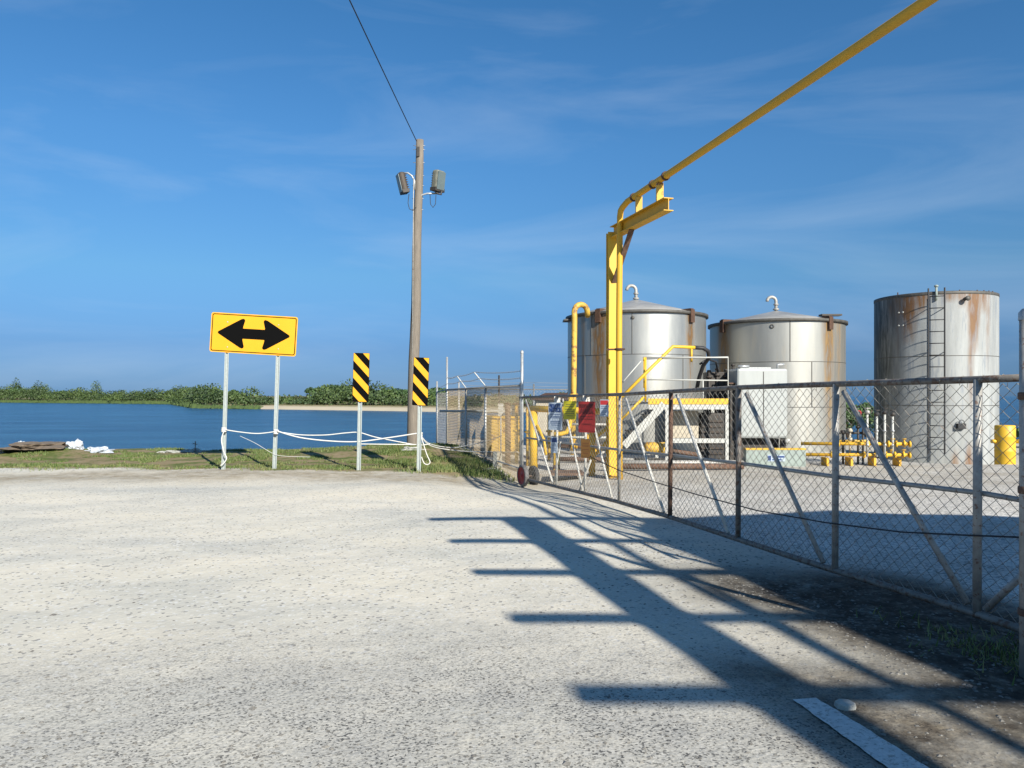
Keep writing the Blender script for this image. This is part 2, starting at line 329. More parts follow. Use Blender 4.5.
    tn = ramp(noi(6, 9, .7), [(.3, (.17, .13, .085)), (.5, (.30, .25, .17)), (.7, (.42, .37, .27))])
    col = mix(math_('MULTIPLY', att('tan'), ramp(noi(2.6, 8, .75), [(.30, .25), (.6, 1.0)])), col, tn)
    lt_ = mix(ramp(cell2.outputs[2], [(.0, .8), (.08, .7), (.11, .0), (1., .0)]), ramp(noi(14, 9, .8), [(.3, (.012, .010, .009)), (.55, (.045, .037, .028)), (.75, (.11, .09, .065))]), (.15, .135, .11))
    col = mix(math_('MULTIPLY', att('litter'), ramp(noi(5, 8, .75), [(.30, .3), (.55, 1.0)])), col, lt_)
    gr = ramp(noi(1.6, 9, .7), [(.30, (.05, .08, .015)), (.44, (.11, .13, .035)), (.52, (.22, .17, .09)), (.70, (.30, .24, .14))])
    gm = math_('ADD', att('grass'), math_('MULTIPLY', noi(4.5, 8, .7), 1.0)); gm = ramp(gm, [(.93, 0.0), (1.0, 1.0)]) if False else math_('MULTIPLY', math_('SUBTRACT', math_('ADD', math_('MULTIPLY', att('grass'), .62), math_('MULTIPLY', noi(4.5, 8, .7), .5)), .50), 5.0)
    col = mix(gm, col, gr)
    # wet band near water level
    sp = n.nodes.new('ShaderNodeSeparateXYZ'); n.links.new(tc.outputs['Object'], sp.inputs[0])
    beach = n.nodes.new('ShaderNodeMapRange'); beach.inputs[1].default_value = -.45; beach.inputs[2].default_value = -.12; beach.inputs[3].default_value = 1; beach.inputs[4].default_value = 0
    n.links.new(sp.outputs[2], beach.inputs[0]); col = mix(beach.outputs[0], col, (.46, .40, .29))
    n.links.new(col, b.inputs['Base Color'])
    hm = mix(.5, noi(30, 8, .75), v2.outputs['Distance'])
    bp = n.nodes.new('ShaderNodeBump'); bp.inputs['Strength'].default_value = .4; bp.inputs['Distance'].default_value = .008
    n.links.new(hm, bp.inputs['Height'])
    bp2 = n.nodes.new('ShaderNodeBump'); bp2.inputs['Strength'].default_value = .3; bp2.inputs['Distance'].default_value = .05
    n.links.new(noi(3, 6, .6), bp2.inputs['Height']); n.links.new(bp.outputs[0], bp2.inputs['Normal']); n.links.new(bp2.outputs[0], b.inputs['Normal'])
    return m
me.materials.append(ground_mat())

# water
wm = bpy.data.materials.new('bay water'); wm.use_nodes = True; n = wm.node_tree; b = n.nodes['Principled BSDF']
b.inputs['Base Color'].default_value = (.012, .07, .15, 1); b.inputs['Roughness'].default_value = .22; b.inputs['IOR'].default_value = 1.33
tc = n.nodes.new('ShaderNodeTexCoord'); mpn = n.nodes.new('ShaderNodeMapping'); mpn.inputs['Scale'].default_value = (.55, 1.5, 1)
w1 = n.nodes.new('ShaderNodeTexNoise'); w1.inputs['Scale'].default_value = 2.2; w1.inputs['Detail'].default_value = 7; w1.inputs['Roughness'].default_value = .62
w2 = n.nodes.new('ShaderNodeTexNoise'); w2.inputs['Scale'].default_value = .16; w2.inputs['Detail'].default_value = 5
n.links.new(tc.outputs['Object'], mpn.inputs[0]); n.links.new(mpn.outputs[0], w1.inputs['Vector']); n.links.new(mpn.outputs[0], w2.inputs['Vector'])
bp = n.nodes.new('ShaderNodeBump'); bp.inputs['Strength'].default_value = 1; bp.inputs['Distance'].default_value = .42
n.links.new(w1.outputs[0], bp.inputs['Height']); n.links.new(bp.outputs[0], b.inputs['Normal'])
r = n.nodes.new('ShaderNodeValToRGB'); r.color_ramp.elements[0].position = .35; r.color_ramp.elements[0].color = (.010, .055, .13, 1); r.color_ramp.elements[1].position = .65; r.color_ramp.elements[1].color = (.025, .10, .19, 1)
n.links.new(w2.outputs[0], r.inputs[0]); n.links.new(r.outputs[0], b.inputs['Base Color'])
mb = MB(); mb.add([(-9000,19,-.9),(9000,19,-.9),(9000,12000,-.9),(-9000,12000,-.9)], [(0,1,2,3)])
struct(mb.build('water', wm))

# painted road edge line, worn
lm = mat('worn white road paint', (.56, .56, .53), .85, 0, .15, 22, rust=.95, col2=(.30,.29,.26), thr=.53, bump=.3)
def H1(x, y): return float(height(x, y))
a0, a1 = gnd(793, 700), gnd(816, 699); b0, b1 = gnd(885, 768), gnd(927, 768)
mb = MB(); N = 24
e0 = (b0-a0); e1 = (b1-a1); nn = 70
for k in range(nn):
    vs = []
    for t in (k/nn, (k+1)/nn):
        for (p, e) in ((a0, e0), (a1, e1)):
            q = p + e*(t*2.2); q.x += .0025*math.sin(q.y*31+ (1 if e is e1 else 0)) + .0015*math.sin(q.y*83); vs.append((q.x, q.y, H1(q.x, q.y)+.008))
    mb.add(vs, [(0,1,3,2)])
o = struct(mb.build('road_edge_line', lm))

# loose pebbles
def rock(mb, c, r, k=0):
    st = rng.uniform(.75, 1.25, (6, 3)); base = np.array([(1,0,0),(-1,0,0),(0,1,0),(0,-1,0),(0,0,.38),(0,0,-.3)])*st*r
    a = random.random()*6.28; ca, sa = math.cos(a), math.sin(a)
    vs = [(c[0]+p[0]*ca-p[1]*sa, c[1]+p[0]*sa+p[1]*ca, c[2]+p[2]+r*.04) for p in base]
    mb.add(vs, [(0,2,4),(2,1,4),(1,3,4),(3,0,4),(2,0,5),(1,2,5),(3,1,5),(0,3,5)])
mb = MB()
for k in range(2600):
    py = HZ + 75 + 320*random.random()**1.4; px = random.uniform(-60, 1000)
    g = gnd(px, py)
    r_ = random.choice((.005, .007, .009, .012, .016))*(.85 if random.random() < .985 else 1.5)
    if g.x - (GC+GS*g.y) > -.9: r_ *= 1.2
    rock(mb, (g.x, g.y, H1(g.x, g.y)), r_)
for k in range(1400):   # rough patch along the gate
    Y = random.uniform(3.4, 8); X = GC + GS*Y + random.gauss(-.7, .45)
    rock(mb, (X, Y, H1(X, Y)), random.choice((.005, .007, .010, .015)))
pm = mat('pebble', (.17, .16, .14), .9, 0, .7, 9)
o = mb.build('pebbles', pm); tag(o, 'loose grey pebbles scattered over the dusty gravel', 'pebbles', kind='stuff')
mb = MB(); c = gnd(845, 707)
pts = [(-.052,-.018),(-.02,-.034),(.035,-.03),(.058,-.006),(.04,.03),(-.01,.036),(-.05,.016)]
zz = H1(c.x, c.y)
vs = [(c.x+x*.95, c.y+y*1.5, zz-.01) for x, y in pts] + [(c.x+x*.8, c.y+y*1.25, zz+.022) for x, y in pts]; nq = len(pts)
mb.add(vs, [tuple(range(nq, 2*nq))] + [(k, (k+1)%nq, nq+(k+1)%nq, nq+k) for k in range(nq)])
tag(mb.build('flat_stone', mat('pale stone', (.40, .39, .34), .9, 0, .25, 30), bevel=.004), 'pale flat stone lying beside the white painted road line', 'stone')

# ------------------------------------------------------------------ vegetation
def leaf_cloud(centres, radii, count, size, flat=.7):
    """many small leaf clumps in ellipsoid lobes; returns verts, faces, tints"""
    vs = []; fs = []; ti = []
    w = np.array([r[0]*r[1]*r[2] for r in radii])**.67; w /= w.sum()
    for li, (c, r) in enumerate(zip(centres, radii)):
        lob = random.random()
        for k in range(int(count*w[li])+3):
            d = rng.normal(size=3); d /= np.linalg.norm(d); d[2] = abs(d[2]) if random.random() < .7 else d[2]
            rad = random.uniform(.55, 1.05)
            p = np.array(c) + d*np.array(r)*rad
            s_ = size*random.uniform(.5, 1.4)
            nrm = d*.8 + rng.normal(size=3)*.6; nrm /= np.linalg.norm(nrm)
            u = np.cross(nrm, rng.normal(size=3)); u /= np.linalg.norm(u); v = np.cross(nrm, u)
            b_ = len(vs)
            vs += [tuple(p + u*s_), tuple(p + v*s_*flat), tuple(p - u*s_*.8), tuple(p - v*s_*flat*.9)]
            fs.append((b_, b_+1, b_+2, b_+3)); ti.append(min(1, max(0, lob*.6 + random.uniform(0, .4))))
    return vs, fs, ti
def foliage(name, data, m, parent=None):
    vs, fs, ti = data
    me = bpy.data.meshes.new(name); me.from_pydata(vs, [], fs); me.materials.append(m)
    o = bpy.data.objects.new(name, me); C.objects.link(o); set_attr(o, 'tint', ti, 'FACE')
    if parent: o.parent = parent; o.matrix_parent_inverse = Matrix.Translation(parent.location).inverted()
    return o
# far mangrove shore : one mass (+ reeds at its foot), then the trees that stand out
cs = []; rs = []
for X in np.arange(-420, 45, 2.6):
    fs_ = float(far_shore(X)); d = fs_
    for row in range(3):
        yy = fs_ + (4 if X < -46 else 9) + row*6 + random.uniform(-2, 2)
        h = (d*0.0128)*random.uniform(.7, 1.2)*(1+.15*row)*(1+.75*mnoise.noise(Vector((X*.055, 3, row*.3)))+.45*mnoise.noise(Vector((X*.2, 7, row)))) * (1.0 if X < -62 else 1.15)
        if -75 < X < -20: h *= 1.25
        cs.append((X+random.uniform(-1.3, 1.3), yy, -.5+h*.36)); rs.append((random.uniform(1.8, 3.4), 2.4, h*.68))
mass = leaf_cloud(cs, rs, 160000, .25)
o = foliage('mangrove_thicket', mass, M['leaf']); tag(o, 'low green mangrove thicket along the far shore across the water', 'mangroves', kind='stuff')
vs = []; fs = []; ti = []
for k in range(16000):
    X = random.uniform(-420, 45); 
    if -46 < X < 45: continue
    Y = float(far_shore(X)) + random.uniform(-.3, 3.5); z = -.95 + random.uniform(0, .2)
    h = random.uniform(.5, 1.1)*(.7 if X > -62 else 1); w = random.uniform(.15, .4); b_ = len(vs)
    vs += [(X-w, Y, z), (X+w, Y, z), (X+random.uniform(-.3,.3), Y, z+h)]; fs.append((b_, b_+1, b_+2)); ti.append(random.uniform(.35, .85))
o = foliage('shore_reeds', (vs, fs, ti), M['leaf']); tag(o, 'bright green reeds at the waterline of the far shore', 'reeds', kind='stuff')
def far_tree(px, top, Y, wpx, label, m='leaf_dark', grp='taller trees on the far shore'):
    X = (px-512)/F*Y; zt = CZ + (HZ-top)/F*Y; zb = -.55; w = wpx/F*Y/2
    t = thing('tree', label, 'tree', (X, Y, zb), grp)
    H_ = zt-zb
    mb = MB(); mb.tube([(X, Y, zb-.3), (X+.1, Y, zb+H_*.4), (X-.15, Y, zb+H_*.75)], [.22, .16, .08], 7)
    for q in range(4):
        a = q*1.6; mb.tube([(X, Y, zb+H_*.35), (X+w*.6*math.cos(a), Y+w*.5*math.sin(a), zb+H_*.7)], [.11, .04], 5)
    mb.build('trunk', M['bark'], t)
    cs = []; rs = []
    for q in range(9):
        a = q*2.4; rr = w*.62*math.sqrt((q+.5)/9)
        cs.append((X+rr*math.cos(a), Y+rr*math.sin(a)*.8, zb+H_*(.72-.25*(rr/w)**1.5)+random.uniform(-.1,.1)*H_*.5)); rs.append((w*.42, w*.42, H_*random.uniform(.24, .3)))
    foliage('crown', leaf_cloud(cs, rs, 2600, .2), M[m], t)
far_tree(335, 384, 165, 40, 'broad dome shaped tree standing highest in the far shore mangroves')
far_tree(316, 387, 168, 26, 'rounded tree just left of the tallest dome shaped far shore tree')
far_tree(372, 389.5, 150, 30, 'dark rounded tree on the far shore behind the left striped marker')
far_tree(395, 388, 145, 34, 'wide dark tree on the far shore just left of the wooden pole')
far_tree(436, 386.5, 140, 26, 'dark far shore tree between the right striped marker and the fence')
far_tree(17, 387.5, 291, 18, 'small tree rising near the left end of the far shore')
far_tree(33, 389, 289, 16, 'second small tree at the left end of the far shore')
far_tree(200, 391, 240, 15, 'small round tree on the far shore left of the arrow sign posts')
far_tree(62, 390.5, 281, 18, 'low rounded tree on the far shore above the dirt mound')
far_tree(232, 390, 218, 16, 'small tree on the far shore behind the left post of the arrow sign')
# bushes behind the yard
def bush(px, top, Y, wpx, label):
    X = (px-512)/F*Y; zt = CZ + (HZ-top)/F*Y; w = wpx/F*Y/2
    t = thing('bush', label, 'bush', (X, Y, 0), 'bushes at the back of the tank yard')
    mb = MB()
    for q in range(5):
        a = q*1.26; mb.tube([(X, Y, -.15), (X+.3*w*math.cos(a), Y+.3*w*math.sin(a), zt*.4), (X+.6*w*math.cos(a), Y+.6*w*math.sin(a), zt*.7)], [.05, .035, .02], 6)
    mb.build('stems', M['bark'], t)
    cs = [(X+random.uniform(-.6,.6)*w, Y+random.uniform(-.4,.4)*w, zt*random.uniform(.35,.7)) for q in range(9)]
    foliage('foliage', leaf_cloud(cs, [(w*.5, w*.45, zt*.32)]*9, 3500, .055), M['leaf_dark'], t)
bush(848, 397, 30, 34, 'green bush behind the yard left of the grey ladder tank')
bush(866, 400, 31, 26, 'green bush partly hidden by the left side of the ladder tank')
bush(1026, 428, 27, 34, 'low green bush behind the yellow barrel post')
bush(1060, 431, 26, 40, 'low green bush at the right end of the yard')
bush(828, 402, 32, 30, 'green bush beside the right wall of the middle tank')
# bank grass
vs = []; fs = []; ti = []
for k in range(130000):
    Y = random.uniform(14.4, 21.4); X = random.uniform(-17, .6)
    nn_ = mnoise.noise(Vector((X*.8, Y*.8, 0)))
    ramp_ = 0 if X < -2.2 else 1.0*min(1, (X+2.2)/1.6)
    if Y + .7*nn_ + ramp_ < 15.35 + random.random()**.6*1.0: continue
    if X - (GC+GS*Y) + .15 > random.random()*.3: continue
    d = mnoise.noise(Vector((X*.9+5, Y*1.6, 2))) + .25*mnoise.noise(Vector((X*4, Y*5, 9)))
    if Y > 16.6 and X < -2 and d < .06 + (.1 if X < -7 else 0): continue
    if d < -.16: continue
    z = H1(X, Y)
    if z < -.3: continue
    h = random.uniform(.02, .065)*(1.7 if X > -2.8 and Y < 18 else 1); w = random.uniform(.006, .013); a = random.random()*3.14; b_ = len(vs)
    dx, dy = w*math.cos(a), w*math.sin(a)
    vs += [(X-dx, Y-dy, z-.005), (X+dx, Y+dy, z-.005), (X+random.uniform(-.035,.035), Y+random.uniform(-.035,.035), z+h)]
    fs.append((b_, b_+1, b_+2)); ti.append(min(1, max(0, random.uniform(0,.45) + .9*max(0, .15-d))))
o = foliage('grass', (vs, fs, ti), M['grass']); tag(o, 'short patchy green and straw grass on the bank above the water', 'grass', kind='stuff')
# weeds at the right gate post
vs = []; fs = []; ti = []
for k in range(600):
    Y = random.gauss(4.35, .35); X = GC + GS*Y + random.gauss(-.2, .18)
    if X > 3.6: continue
    z = H1(X, Y); h = random.uniform(.02, .07); w = .006; a = random.random()*3.14; b_ = len(vs)
    vs += [(X-w*math.cos(a), Y-w*math.sin(a), z-.004), (X+w*math.cos(a), Y+w*math.sin(a), z-.004), (X+random.uniform(-.04,.04), Y+random.uniform(-.04,.04), z+h)]
    fs.append((b_, b_+1, b_+2)); ti.append(random.uniform(0, .8))
o = foliage('weeds', (vs, fs, ti), M['grass']); tag(o, 'thin weeds growing in dark soil under the near end of the gate', 'weeds', kind='stuff')

# ------------------------------------------------------------------ chain link
def chainlink(mb, path, zb, zt, dw=.085, dh=.075, r=.0022):
    """path: list of (x,y); zb, zt functions of arclength. woven zigzag wires as thin square tubes"""
    seg = [math.dist(path[k], path[k+1]) for k in range(len(path)-1)]; tot = sum(seg)
    def pt(s_):
        s_ = max(0, min(tot, s_))
        for k, l in enumerate(seg):
            if s_ <= l or k == len(seg)-1:
                t = s_/l; return (path[k][0]*(1-t)+path[k+1][0]*t, path[k][1]*(1-t)+path[k+1][1]*t)
            s_ -= l
    nc = int(tot/(dw/2))
    for c in range(nc):
        s0 = c*dw/2; s1 = s0 + dw/2
        lo, hi = zb(s0), zt(s0); nr = max(1, int(round((hi-lo)/(dh/2)))); stp = (hi-lo)/nr
        pts = []
        for k in range(nr+1):
            s_ = s0 if (k + c) % 2 == 0 else s1
            x, y = pt(s_ + .0012*math.sin(k*1.7+c)); pts.append((x, y, lo+k*stp))
        mb.tube(pts, r, 3, cap=False, smooth=False)

# ------------------------------------------------------------------ the long gate
def gp(px):
    Y = GC/((px-512)/F - GS); return (GC+GS*Y, Y)
bot_px = [(522,477.5),(530,480),(615,501),(667,516),(731,537),(819,565.5),(899,590),(971,612),(1020,629),(1032,633)]
top_px = [(520,397.5),(620,394.5),(671,391.5),(739,387.5),(836,384),(978,379.5),(1032,377.5)]
def prof(tab):
    pts = []
    for px, py in tab:
        x, y = gp(px); pts.append((x, y, CZ-(py-HZ)/F*y))
    return pts
botp, topp = prof(bot_px), prof(top_px)
def zi(pts, Y):
    a = sorted((p[1], p[2]) for p in pts); return float(np.interp(Y, [q[0] for q in a], [q[1] for q in a]))
gx, gy = gp(522)
gate = thing('rolling_gate', 'long low chain link gate with grey pipe frame crossing the driveway', 'gate', (gx, gy, 0))
gxe, gye = gp(1024)
MB().tube(topp, .023, 12).build('top_rail', M['rail'], gate)
MB().tube(botp, .026, 12).build('bottom_rail', M['rail'], gate)
def gpt(px, fr, off=0):
    x, y = gp(px); zb_, zt_ = zi(botp, y), zi(topp, y); return Vector((x+off, y, zb_+(zt_-zb_)*fr))
mid = [gpt(p, f) for p, f in ((524,.50),(560,.49),(620,.485),(671,.49),(739,.50),(836,.50),(905,.51),(978,.515),(1026,.51))]
MB().tube([p+Vector((.035,0,0)) for p in mid], .017, 10).build('middle_rail', M['galv_old'], gate)
cab = [gpt(p, f, -.03) for p, f in ((584,.42),(600,.36),(621,.30),(660,.255),(700,.235),(760,.225),(830,.25),(905,.285),(970,.33),(1026,.37))]
MB().tube([p for p in cab], .006, 6).build('sagging_cable', M['black'], gate)
ups = [(557.5,.019,'white_pipe'),(586,.019,'white_pipe'),(620,.02,'galv_old'),(671,.026,'rusty'),(739,.026,'rail'),(836,.026,'galv_old'),(978,.026,'galv_old')]
for px, r_, mm in ups:
    o = MB().tube([gpt(px-1, 0), gpt(px, 1)], r_, 12).build('upright', M[mm], gate)
x, y = gp(522)
mb = MB(); mb.tube([(x, y, -.05), (x, y, 1.5), (x, y, 2.32)], .028, 12); mb.lathe([(.0, .03), (.02, .025), (.033, 0), (.033, -.03)], (x, y, 2.33), n=12)
o = mb.build('end_mast', M['galv'], gate)
for a, fa, b_, fb, r_ in ((525,.97,552,.03,.017),(562,.97,582,.02,.015),(588,.9,611,.02,.016),(625,.96,663,.02,.017),(676,.97,727,.02,.018),(745,.96,822,.02,.02),(842,.96,966,.03,.021),(1030,.26,984,.03,.021),(553,.02,560,.5,.012),(590,.35,579,.02,.013)):
    MB().tube([gpt(a, fa, .012), gpt(b_, fb, .012)], r_, 10).build('brace', M['white_pipe'] if a < 740 else M['galv_old'], gate)
mb = MB(); P0 = gp(524); P1 = gp(1030); Lg = math.dist(P0, P1)
chainlink(mb, [(P0[0]+.03, P0[1]), (P1[0]+.03, P1[1])], lambda s: zi(botp, P0[1]+(P1[1]-P0[1])*s/Lg)+.015, lambda s: zi(topp, P0[1]+(P1[1]-P0[1])*s/Lg)-.03, .098, .084, .0027)
mb.build('chain_link', M['wire'], gate)
for k in range(34):
    mb = MB(); t = k/34; px = 524 + (1024-524)*t**1.4; p = gpt(px, 1); mb.tube([p+Vector((-.024,0,-.035)), p+Vector((-.028,0,0)), p+Vector((0,0,.028)), p+Vector((.028,0,-.01)), p+Vector((.03,.01,-.05))], .002, 4); mb.build('tie_wire', M['wire'], gate)
# little stub brackets hanging on the left bay
for px in (557, 586):
    p = gpt(px, 1); mb = MB(); mb.bar(p+Vector((-.03,0,.0)), p+Vector((-.03,0,-.14)), .03, .008); mb.bar(p+Vector((.04,0,.0)), p+Vector((.04,0,-.14)), .03, .008); mb.build('hanger', M['white_pipe'], gate)
def wheel(cx, cy, cz, R_, th, side, tm, rm, ang):
    ax = Vector((math.cos(ang), math.sin(ang), 0)); w = th/2
    t = MB().lathe([(R_*.76, -w*.85), (R_*.9, -w), (R_*.985, -w*.6), (R_, 0), (R_*.985, w*.6), (R_*.9, w), (R_*.76, w*.85)], (cx, cy, cz), ax, 36).build('tyre', tm, gate)
    h = MB().lathe([(0, -w*.95), (R_*.14, -w*.95), (R_*.16, -w*.55), (R_*.70, -w*.5), (R_*.78, -w*.95), (R_*.78, w*.95), (R_*.70, w*.5), (R_*.16, w*.55), (R_*.14, w*.95), (0, w*.95)], (cx, cy, cz), ax, 28).build('wheel_hub', rm, gate)
c = at(523.0, 475.7, 14.2); wheel(c.x, c.y, c.z, .205, .085, 1, M['tyre'], M['red'], R(-157))
c2 = at(533.5, 476, 14.6); wheel(c2.x, c2.y, c2.z, .2, .085, 1, M['tyre_dark'], M['dark_metal'], R(-157))
MB().tube([c, c2], .02, 8).build('axle', M['rusty'], gate)
# gate post at the near end
px_ = (1027.5-512)/F*4.1
t = thing('gate_post', 'tall galvanised post cut by the right edge, holding the near gate end', 'post', (px_, 4.1, 0))
mb = MB(); mb.tube([(px_, 4.1, -.2), (px_, 4.1, 1.0), (px_, 4.1, 1.93)], .038, 20); mb.build('pipe', M['galv_old'], t)
MB().lathe([(0,.035),(.025,.03),(.042,.01),(.043,-.03)], (px_, 4.1, 1.935), n=20).build('cap', M['galv'], t)
for z in (.35, 1.0, 1.5): MB().lathe([(.041,-.02),(.045,-.015),(.045,.015),(.041,.02)], (px_, 4.1, z), n=20).build('band', M['rusty'], t)

# ------------------------------------------------------------------ notices on the gate
def txt(s_, size, mat_, parent, origin, ux, uz, name='lettering', align='CENTER', bold=.0, maxw=None):
    cu = bpy.data.curves.new('t', 'FONT'); cu.body = s_; cu.size = size; cu.align_x = align; cu.align_y = 'CENTER'; cu.extrude = .0008; cu.offset = bold
    to = bpy.data.objects.new('t', cu); C.objects.link(to); bpy.context.view_layer.update()
    me = bpy.data.meshes.new_from_object(to.evaluated_get(bpy.context.evaluated_depsgraph_get())); bpy.data.objects.remove(to); bpy.data.curves.remove(cu)
    nrm = ux.cross(uz).normalized()
    wd = max(v.co.x for v in me.vertices)-min(v.co.x for v in me.vertices); fx_ = min(1, maxw/wd) if maxw else 1
    for v in me.vertices: v.co.x *= fx_
    for v in me.vertices: v.co = Vector(origin) + ux*v.co.x + uz*v.co.y - nrm*(v.co.z) * -1 * -1
    me.materials.clear(); me.materials.append(mat_); me.name = name
    o = bpy.data.objects.new(name, me); C.objects.link(o)
    if parent: o.parent = parent; o.matrix_parent_inverse = Matrix.Translation(parent.location).inverted()
    return o
gd = Vector((-GS, -1, 0)).normalized()        # along the gate, to the picture's right
gd = Vector((.35, -.9, 0)).normalized()
def notice(x0, y0, x1, y1, label, face, bands=(), texts=(), lines=(), yaw=None, off=-.07):
    """a thin tilted board hung on the front of the gate, rounded corners, with header band, words, and rows of small print"""
    pm_ = gp((x0+x1)/2); Y = pm_[1]-.1; Y -= .17; c_ = at((x0+x1)/2, (y0+y1)/2, Y); u = Vector((.80, -.6, 0)).normalized() if yaw is None else yaw
    w = (x1-x0)/F*Y / max(.3, (u.x - (c_.x/Y)*u.y)); h = (y1-y0)/F*Y; z = Vector((0,0,1)); nrm = u.cross(z).normalized()   # faces the road
    t = thing('notice_board', label, 'notice', c_)
    pts = []
    rr = min(w, h)*.06
    for cx_, cz_, a in ((w/2-rr, h/2-rr, 0), (-w/2+rr, h/2-rr, 90), (-w/2+rr, -h/2+rr, 180), (w/2-rr, -h/2+rr, 270)):
        for q in range(5): aa = R(a+q*22.5); pts.append((cx_+rr*math.cos(aa), cz_+rr*math.sin(aa)))
    n_ = len(pts); P = [c_ + u*a + z*b + nrm*.003 for a, b in pts] + [c_ + u*a + z*b - nrm*.003 for a, b in pts]
    MB().add(P, [tuple(range(n_)), tuple(range(2*n_-1, n_-1, -1))] + [(k, n_+k, n_+(k+1)%n_, (k+1)%n_) for k in range(n_)]).build('board', face, t)
    def rect(a0, b0, a1, b1, m_, nm, o_=.0042):
        P = [c_ + u*(a*w/2) + z*(b*h/2) + nrm*o_ for a, b in ((a0,b0),(a1,b0),(a1,b1),(a0,b1))]
        P += [p - nrm*.001 for p in P]
        MB().add(P, [(0,1,2,3),(7,6,5,4),(0,4,5,1),(1,5,6,2),(2,6,7,3),(3,7,4,0)]).build(nm, m_, t)
    for a0, b0, a1, b1, m_ in bands: rect(a0, b0, a1, b1, m_, 'header')
    for s_, b, sz, m_ in texts: txt(s_, sz*h, m_, t, c_ + z*(b*h/2) + nrm*.007, u, z, bold=.006, maxw=w*.86)
    for b, ww, m_ in lines:
        mb_ = MB(); P = [c_ + u*(a*w/2) + z*(bb*h/2) + nrm*.0045 for a, bb in ((-ww, b-.022), (ww, b-.022), (ww, b+.022), (-ww, b+.022))]; mb_.add(P, [(0,1,2,3)]); mb_.build('small_print', m_, t)
    for sgn in (-.7, .7):
        p = c_ + u*(sgn*w/2) + z*(h/2-.02); MB().tube([p+nrm*.006, p - nrm*.02+z*.03, p - nrm*.05 + z*.02], .002, 5).build('tie', M['wire'], t)
    return t
I = M['ink_blue']
notice(548.5, 402.5, 562, 430, 'pale blue white SECURITY NOTICE board, largest light board on the gate', M['sign_white'], (), (('SECURITY', .74, .155, I), ('NOTICE', .44, .185, I)), [(.14,.75,I),(0.0,.7,I),(-.12,.75,I),(-.36,.7,I),(-.5,.75,I),(-.64,.6,I)])
notice(563.5, 401, 576, 419.5, 'small bright yellow notice between the white and red boards on the gate', M['sign_lime'], (), (), [(.62,.6,M['ink']),(.40,.7,M['ink']),(.1,.75,M['ink']),(-.12,.7,M['ink']),(-.34,.75,M['ink']),(-.6,.5,M['ink'])])
notice(578.5, 401.5, 595, 432.5, 'red RESTRICTED AREA board hanging on the left part of the gate', M['sign_red'], (), (('RESTRICTED', .70, .13, M['ink_dkred']), ('AREA', .36, .22, M['ink_dkred'])), [(0.02,.75,M['ink_dkred']),(-.14,.7,M['ink_dkred']),(-.45,.6,M['ink_dkred'])])
notice(600, 399.5, 608.5, 416.5, 'small white notice with dark red top band beside the yellow column', M['sign_white'], ((-.9,.38,.9,.9,M['ink_red']),), (), [(.16,.7,I),(-.04,.75,I),(-.36,.7,I),(-.56,.75,I),(-.76,.5,I)])
notice(551, 437, 557.5, 453, 'small white notice with navy top, below the SECURITY NOTICE board', M['sign_white'], ((-.85,.35,.85,.88,I),), (), [(.1,.7,I),(-.1,.75,I),(-.4,.7,I),(-.62,.6,I)])
notice(581, 439, 590, 458, 'faded brown orange notice hanging below the red board', M['sign_brown'], (), (), [(.55,.7,M['ink_dkred']),(.25,.75,M['ink_dkred']),(-.1,.7,M['ink_dkred']),(-.5,.6,M['ink_dkred'])])

# ------------------------------------------------------------------ side fence with barbed wire
fA = (.17, 14.62); fB = (-1.90, 22.4); fC = (-2.30, 23.6)
fence = thing('chain_link_fence', 'tall chain link fence with barbed wire arms running from the gate to the water', 'fence', (fA[0], fA[1], 0))
Lf = math.dist(fA, fB)
def fpt(t): return (fA[0]+(fB[0]-fA[0])*t, fA[1]+(fB[1]-fA[1])*t)
def fpx(px):   # fence point at a picture column
    k = (px-512)/F; dx, dy = fB[0]-fA[0], fB[1]-fA[1]; t = (k*fA[1]-fA[0])/(dx-k*dy); return fpt(t)
def g0(x, y): return H1(x, y)
mb = MB(); chainlink(mb, [fA, fB], lambda s: g0(*fpt(s/Lf))+.02, lambda s: 1.68, .075, .075, .0040)
mb.build('chain_link', M['wire_warm'], fence)
mb = MB(); chainlink(mb, [fB, fC], lambda s: -.35, lambda s: 1.6, .075, .075, .004); mb.build('chain_link', M['galv_old'], fence)
MB().tube([(fA[0], fA[1], 1.7), (fB[0], fB[1], 1.69), (fC[0], fC[1], 1.62)], .021, 10).build('top_rail', M['galv_old'], fence)
MB().tube([(fA[0], fA[1], .12), (fB[0], fB[1], .10)], .012, 8).build('bottom_rail', M['galv'], fence)
for px, top in ((447, 357), (485.5, 386), (466, 388)):
    x, y = fpx(px); zt = CZ-(top-HZ)/F*y
    MB().tube([(x, y, -.4), (x, y, zt)], .03, 12).build('post', M['galv'], fence)
MB().tube([(fA[0], fA[1], -.3), (fA[0], fA[1], 1.75)], .028, 10).build('post', M['galv_old'], fence)
MB().tube([(fC[0], fC[1], -.8), (fC[0], fC[1], 1.95)], .03, 12).build('post', M['galv'], fence)
for px, top, tx, ty in ((466, 388, 457, 376), (485.5, 386, 474, 372)):
    x, y = fpx(px); zt = CZ-(top-HZ)/F*y; e = at(tx, ty, y-.1)
    mb = MB(); mb.bar((x, y, zt), e, .03, .02); mb.build('barb_arm', M['galv'], fence)
